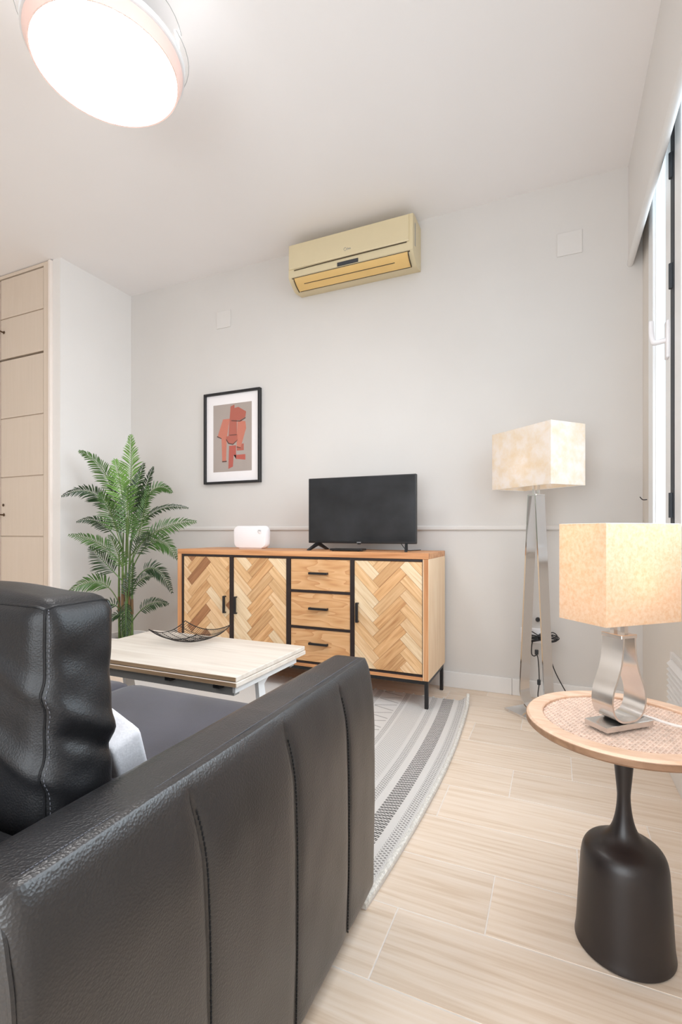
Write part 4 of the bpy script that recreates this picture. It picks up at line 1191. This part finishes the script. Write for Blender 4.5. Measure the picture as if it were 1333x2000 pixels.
# ------------------------------------------------------------------ lamps
def loop_profile(kind):
    out = []
    if kind == 'floor':
        ht, rb_, hw_top, hw_bot = 1.076, 0.082, 0.026, 0.082
        zb = 0.014
        for k in range(25):
            a = PI+PI*k/24
            out.append((hw_bot*math.cos(a), zb+rb_*1.15+rb_*1.15*math.sin(a)))
        out.append((hw_top, ht))
        out.insert(0, (-hw_top, ht))
    else:
        pts = [(-0.0175, 0.678), (-0.0195, 0.65), (-0.0245, 0.62), (-0.034, 0.594), (-0.0435, 0.572), (-0.0475, 0.55), (-0.045, 0.53), (-0.036, 0.514), (-0.020, 0.5045), (0.0, 0.502)]
        sm = [tuple(p)[:2] for p in smoothpath([(a, b_, 0) for a, b_ in pts], 5)]
        out = sm+[(-a, b_) for a, b_ in reversed(sm[:-1])]
    return out
def lamp_band(prof, thick, c, Ld, Sd, half):
    """flat metal strip bent along prof (in the plane of Ld and z), width along Sd"""
    n = len(prof)
    inn = []
    for i in range(n):
        p = Vector(prof[i]); a = Vector(prof[max(i-1, 0)]); b_ = Vector(prof[min(i+1, n-1)])
        tt = (b_-a).normalized(); nr = Vector((-tt.y, tt.x))
        inn.append(p+nr*thick)
    vs = []; fs = []
    for q, w in ((prof, half), (prof, -half), (inn, half), (inn, -half)):
        for a, z in q:
            vs.append(Vector((c[0], c[1], 0))+Ld*a+Sd*w+Vector((0, 0, z)))
    o1, o2, i1, i2 = 0, n, 2*n, 3*n
    for k in range(n-1):
        fs += [(o1+k, o1+k+1, o2+k+1, o2+k), (i1+k, i2+k, i2+k+1, i1+k+1), (o1+k, i1+k, i1+k+1, o1+k+1), (o2+k, o2+k+1, i2+k+1, i2+k)]
    fs += [(o1, o2, i2, i1), (o1+n-1, i1+n-1, i2+n-1, o2+n-1)]
    return B().add(vs, fs)
def rotm(c, Ld, Sd):
    return Matrix(((Ld.x, Sd.x, 0, c[0]), (Ld.y, Sd.y, 0, c[1]), (0, 0, 1, 0), (0, 0, 0, 1)))
def lamp(name, label, c, ang, zbase, base_a, base_b, prof, thick, half, ztop, hwtop, sa, sb_, sz0, sz1, metal, base_metal, shade, bulb_w, bulb_col):
    Ld = Vector((math.cos(ang), math.sin(ang), 0)); Sd = Vector((-Ld.y, Ld.x, 0))
    T = rotm(c, Ld, Sd)
    t = thing(name, (c[0], c[1], zbase), label, 'lamp')
    B().box(-base_a, base_a, -base_b, base_b, zbase, zbase+0.012, 0.0015, 2, T=T).build('base', base_metal, t)
    lamp_band(prof, thick, c, Ld, Sd, half).build('loop', metal, t, smooth=True, angle=30)
    B().box(-hwtop, hwtop, -half, half, ztop-0.001, ztop+0.007, 0.001, 1, T=T).build('cap', metal, t)
    rod = B()
    for s in (-0.5, 0.5):
        rod.box(-0.005, 0.005, half*s-0.005, half*s+0.005, ztop+0.006, sz0+0.035, T=T)
    rod.build('stem', base_metal, t)
    # open-ended paper shade with thickness
    th = 0.0018
    vs = []
    for a, b_ in ((sa, sb_), (sa-th, sb_-th)):
        for z in (sz0, sz1):
            for sx, sy in ((-1, -1), (1, -1), (1, 1), (-1, 1)):
                vs.append(T @ Vector((sx*a, sy*b_, z)))
    fs = []
    for k in range(4):
        l = (k+1) % 4
        fs += [(k, l, 4+l, 4+k), (8+k, 12+k, 12+l, 8+l), (k, 8+k, 8+l, l), (4+k, 4+l, 12+l, 12+k)]
    sh = B().add(vs, fs).build('shade', shade, t)
    fr_ = B()
    for z in (sz0+0.001, sz1-0.001):
        fr_.tube([T @ Vector((sx*(sa-0.003), sy*(sb_-0.003), z)) for sx, sy in ((-1, -1), (1, -1), (1, 1), (-1, 1))], 0.0016, 5, close=True)
    zc = sz0+0.04
    fr_.tube([T @ Vector((-sa+0.003, 0, zc-0.012)), T @ Vector((sa-0.003, 0, zc-0.012))], 0.0014, 5)
    fr_.build('shade_wire', M['white_metal'], sh)
    B().lathe([(0.0, sz0+0.02), (0.014, sz0+0.022), (0.014, sz0+0.058), (0, sz0+0.058)], (c[0], c[1], 0), 16).build('socket', M['white_plastic'], t, smooth=True)
    B().lathe([(0.0, sz0+0.056), (0.012, sz0+0.06), (0.02, sz0+0.085), (0.022, sz0+0.10), (0.016, sz0+0.118), (0.0, sz0+0.126)], (c[0], c[1], 0), 16).build('bulb', bulb_w, t, smooth=True)
    return t, T
TZ = 0.49
ang_f = math.radians(-42.5)
M['bulb_floor'] = emit_mat('lit_bulb_white', (1, 0.88, 0.74, 1), 9)
fl, Tf = lamp('floor_lamp', 'tall floor lamp with stained cream rectangular shade and chrome loop stem by back wall', (-0.088, 2.592), ang_f, 0.0, 0.105, 0.105,
              loop_profile('floor'), 0.007, 0.03, 1.076, 0.028, 0.192, 0.108, 1.115, 1.402, M['chrome'], M['chrome'], M['shade_floor'], M['bulb_floor'], None)
B().lathe([(0.0, 0.0), (0.006, 0.0), (0.006, 0.016), (0, 0.016)], (0, 0, 0), 12, T=Tf @ Matrix.Translation((0.083, 0.005, 0.075)) @ Matrix.Rotation(PI/2, 4, 'Y')).build('cord_grommet', M['steel'], fl)
ang_t = math.radians(42.5)
tl, Tt = lamp('table_lamp', 'lit table lamp with speckled cream rectangular shade on round side table', (0.123, 1.186), ang_t, TZ, 0.0635, 0.029,
              loop_profile('table'), 0.0042, 0.026, 0.678, 0.0215, 0.101, 0.061, 0.713, 0.916, M['steel'], M['steel'], M['shade_table'], M['bulb'], None)
# white cord of the table lamp over the table edge
cw = smoothpath([Tt @ Vector((0.045, -0.004, TZ+0.019)), Tt @ Vector((0.075, -0.012, TZ+0.010)), Vector((0.235, 1.205, TZ+0.007)), Vector((0.30, 1.225, TZ+0.006)), Vector((0.345, 1.245, TZ+0.004)), Vector((0.362, 1.25, TZ-0.04)), Vector((0.37, 1.26, 0.25)), Vector((0.365, 1.35, 0.03)), Vector((0.37, 1.6, 0.006))], 8)
B().tube(cw, 0.003, 7).build('cord', M['cord_white'], tl, smooth=True, label='white cord trailing over the table rim')

# ------------------------------------------------------------------ side table
sc = (0.136, 1.222)
st_ = thing('side_table', (sc[0], sc[1], 0), 'round side table with woven cane top and black pedestal near the window', 'table')
R1, R0 = 0.198, 0.163
B().ring([(R0, TZ-0.014), (R0, TZ-0.002), (R0+0.002, TZ), (R1-0.004, TZ), (R1, TZ-0.004), (R1, TZ-0.016), (R1-0.004, TZ-0.021), (R0, TZ-0.021)], (*sc, 0), 96).build('rim', M['round_wood'], st_, smooth=True, angle=35, label='pale wooden rim ring')
B().ring([(R1-0.001, TZ-0.0045), (R1+0.0012, TZ-0.006), (R1+0.0012, TZ-0.0165), (R1-0.003, TZ-0.0205)], (*sc, 0), 96).build('edge_band', M['rim_edge'], st_, smooth=True, angle=35, label='darker brown edge of the rim')
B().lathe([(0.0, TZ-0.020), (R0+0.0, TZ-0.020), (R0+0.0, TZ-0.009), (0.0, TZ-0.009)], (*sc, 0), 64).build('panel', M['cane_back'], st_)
cane = B()
def strip(ang, off, w, z0, z1):
    hl_ = math.sqrt(max(0, (R0-0.001)**2-off**2))
    if hl_ < 0.01: return
    T = Matrix.Translation((sc[0], sc[1], 0)) @ Matrix.Rotation(ang, 4, 'Z')
    vs = [T @ Vector((x, off+s*w, z)) for x in (-hl_, hl_) for s, z in ((-1, z0), (-1, z1), (1, z1), (1, z0))]
    cane.add(vs, [(0, 1, 5, 4), (1, 2, 6, 5), (2, 3, 7, 6)])
dz = TZ-0.0095
k = -R0
while k < R0:
    strip(0.35, k, 0.0011, dz, dz+0.0018); strip(0.35, k+0.0032, 0.0011, dz, dz+0.0018)
    strip(0.35+PI/2, k, 0.0011, dz, dz+0.0024); strip(0.35+PI/2, k+0.0032, 0.0011, dz, dz+0.0024)
    k += 0.0112
k = -R0
while k < R0:
    strip(0.35+PI/4, k, 0.0014, dz, dz+0.003); strip(0.35-PI/4, k, 0.0014, dz, dz+0.0034)
    k += 0.0112*0.7071
cane.build('cane_weave', M['cane'], st_, kind='stuff', label='woven cane inset')
prof = [(0.0, 0.0), (0.092, 0.0), (0.0965, 0.004), (0.0965, 0.010), (0.094, 0.03), (0.090, 0.10), (0.086, 0.165), (0.0838, 0.188), (0.080, 0.204), (0.072, 0.216), (0.058, 0.225), (0.043, 0.233), (0.031, 0.244), (0.0232, 0.259), (0.0178, 0.279), (0.0145, 0.301), (0.0131, 0.322), (0.0135, 0.334), (0.0158, 0.36), (0.021, 0.41), (0.029, 0.45), (0.033, TZ-0.021), (0, TZ-0.021)]
sm = [(0.0, 0.0)]+[(max(p.x, 0), p.y) for p in smoothpath([(a, b_, 0) for a, b_ in prof[1:-1]], 4)]+[(0.0, TZ-0.021)]
B().lathe(sm, (*sc, 0), 64).build('pedestal', M['pedestal'], st_, smooth=True, angle=50, label='black bell-shaped pedestal')

# ------------------------------------------------------------------ wall socket and black cord bundle
ws = thing('wall_socket', (-0.085, YB, 0.33), 'white wall socket with black plug behind the floor lamp', 'socket')
B().box(-0.175, -0.03, YB-0.009, YB, 0.295, 0.376, 0.004, 2).build('plate', M['white_plastic'], ws)
for x in (-0.135, -0.07):
    B().lathe([(0.021, 0), (0.021, 0.004), (0.017, 0.004), (0.017, 0.001)], (0, 0, 0), 20, T=Matrix.Translation((x, YB-0.009, 0.336)) @ Matrix.Rotation(PI/2, 4, 'X')).build('outlet', M['white_plastic'], ws)
cb = thing('cord_bundle', (-0.11, YB-0.02, 0.35), 'tied bundle of black cord hanging behind the floor lamp stem', 'cord')
B().lathe([(0.013, 0.0), (0.016, 0.006), (0.015, 0.02), (0.007, 0.036), (0.0, 0.037)], (0, 0, 0), 16, T=Matrix.Translation((-0.07, YB-0.011, 0.336)) @ Matrix.Rotation(PI/2, 4, 'X')).build('plug', M['black_plastic'], cb, smooth=True)
B().lathe([(0.010, 0.0), (0.012, 0.006), (0.012, 0.02), (0.006, 0.03), (0.0, 0.031)], (0, 0, 0), 16, T=Matrix.Translation((-0.088, YB-0.001, 0.425)) @ Matrix.Rotation(PI/2, 4, 'X')).build('knob', M['black_plastic'], cb, smooth=True)
rnd = random.Random(4)
yb = YB-0.05
for k in range(7):
    x = -0.105+rnd.uniform(-0.008, 0.008); z = 0.345+rnd.uniform(-0.006, 0.006)
    w = rnd.uniform(0.045, 0.06); hh = rnd.uniform(0.006, 0.018); dz_ = rnd.uniform(-0.028, 0.016)
    pts = smoothpath([(x+0.04, yb, z-0.01), (x-w*0.4, yb-0.006*k*0.5, z+dz_+hh), (x-w*0.75, yb-0.01, z+dz_), (x-w*0.4, yb-0.004*k*0.5, z+dz_-hh), (x+0.05, yb, z-0.014), (x+0.09, yb-0.003, z+dz_*0.5+hh), (x+0.115, yb-0.006, z+dz_*0.5), (x+0.085, yb-0.004, z+dz_*0.6-hh), (x+0.04, yb, z-0.012)], 5)
    B().tube(pts, 0.0026, 6).build('coil', M['cord_black'], cb, smooth=True)
B().ring([(0.010, -0.008), (0.013, -0.006), (0.013, 0.006), (0.010, 0.008)], (-0.07, yb-0.004, 0.333), 14).build('tie', M['black_plastic'], cb)
B().tube(smoothpath([(-0.07, YB-0.046, 0.336), (-0.085, YB-0.058, 0.322), (-0.113, yb, 0.31), (-0.118, yb, 0.25), (-0.106, yb, 0.235), (-0.09, yb, 0.24), (-0.083, yb, 0.19), (-0.08, yb, 0.10), (-0.085, yb-0.01, 0.02), (-0.05, yb-0.03, 0.005)], 6), 0.0028, 6).build('lead', M['cord_black'], cb, smooth=True)
B().box(-0.102, -0.084, yb-0.008, yb+0.006, 0.245, 0.27, 0.003, 2).build('switch', M['black_plastic'], cb)
B().box(-0.09, -0.073, yb-0.008, yb+0.006, 0.085, 0.112, 0.003, 2).build('switch', M['black_plastic'], cb)
B().tube(smoothpath([(-0.05, yb, 0.30), (-0.03, yb, 0.245), (0.0, yb-0.01, 0.16), (0.05, yb-0.03, 0.07), (0.09, yb-0.06, 0.012), (0.10, yb-0.14, 0.004), (0.06, yb-0.18, 0.004), Tf @ Vector((0.13, 0.005, 0.02)), Tf @ Vector((0.098, 0.005, 0.07)), Tf @ Vector((0.09, 0.005, 0.075))], 8), 0.0028, 6).build('lead', M['cord_black'], cb, smooth=True)
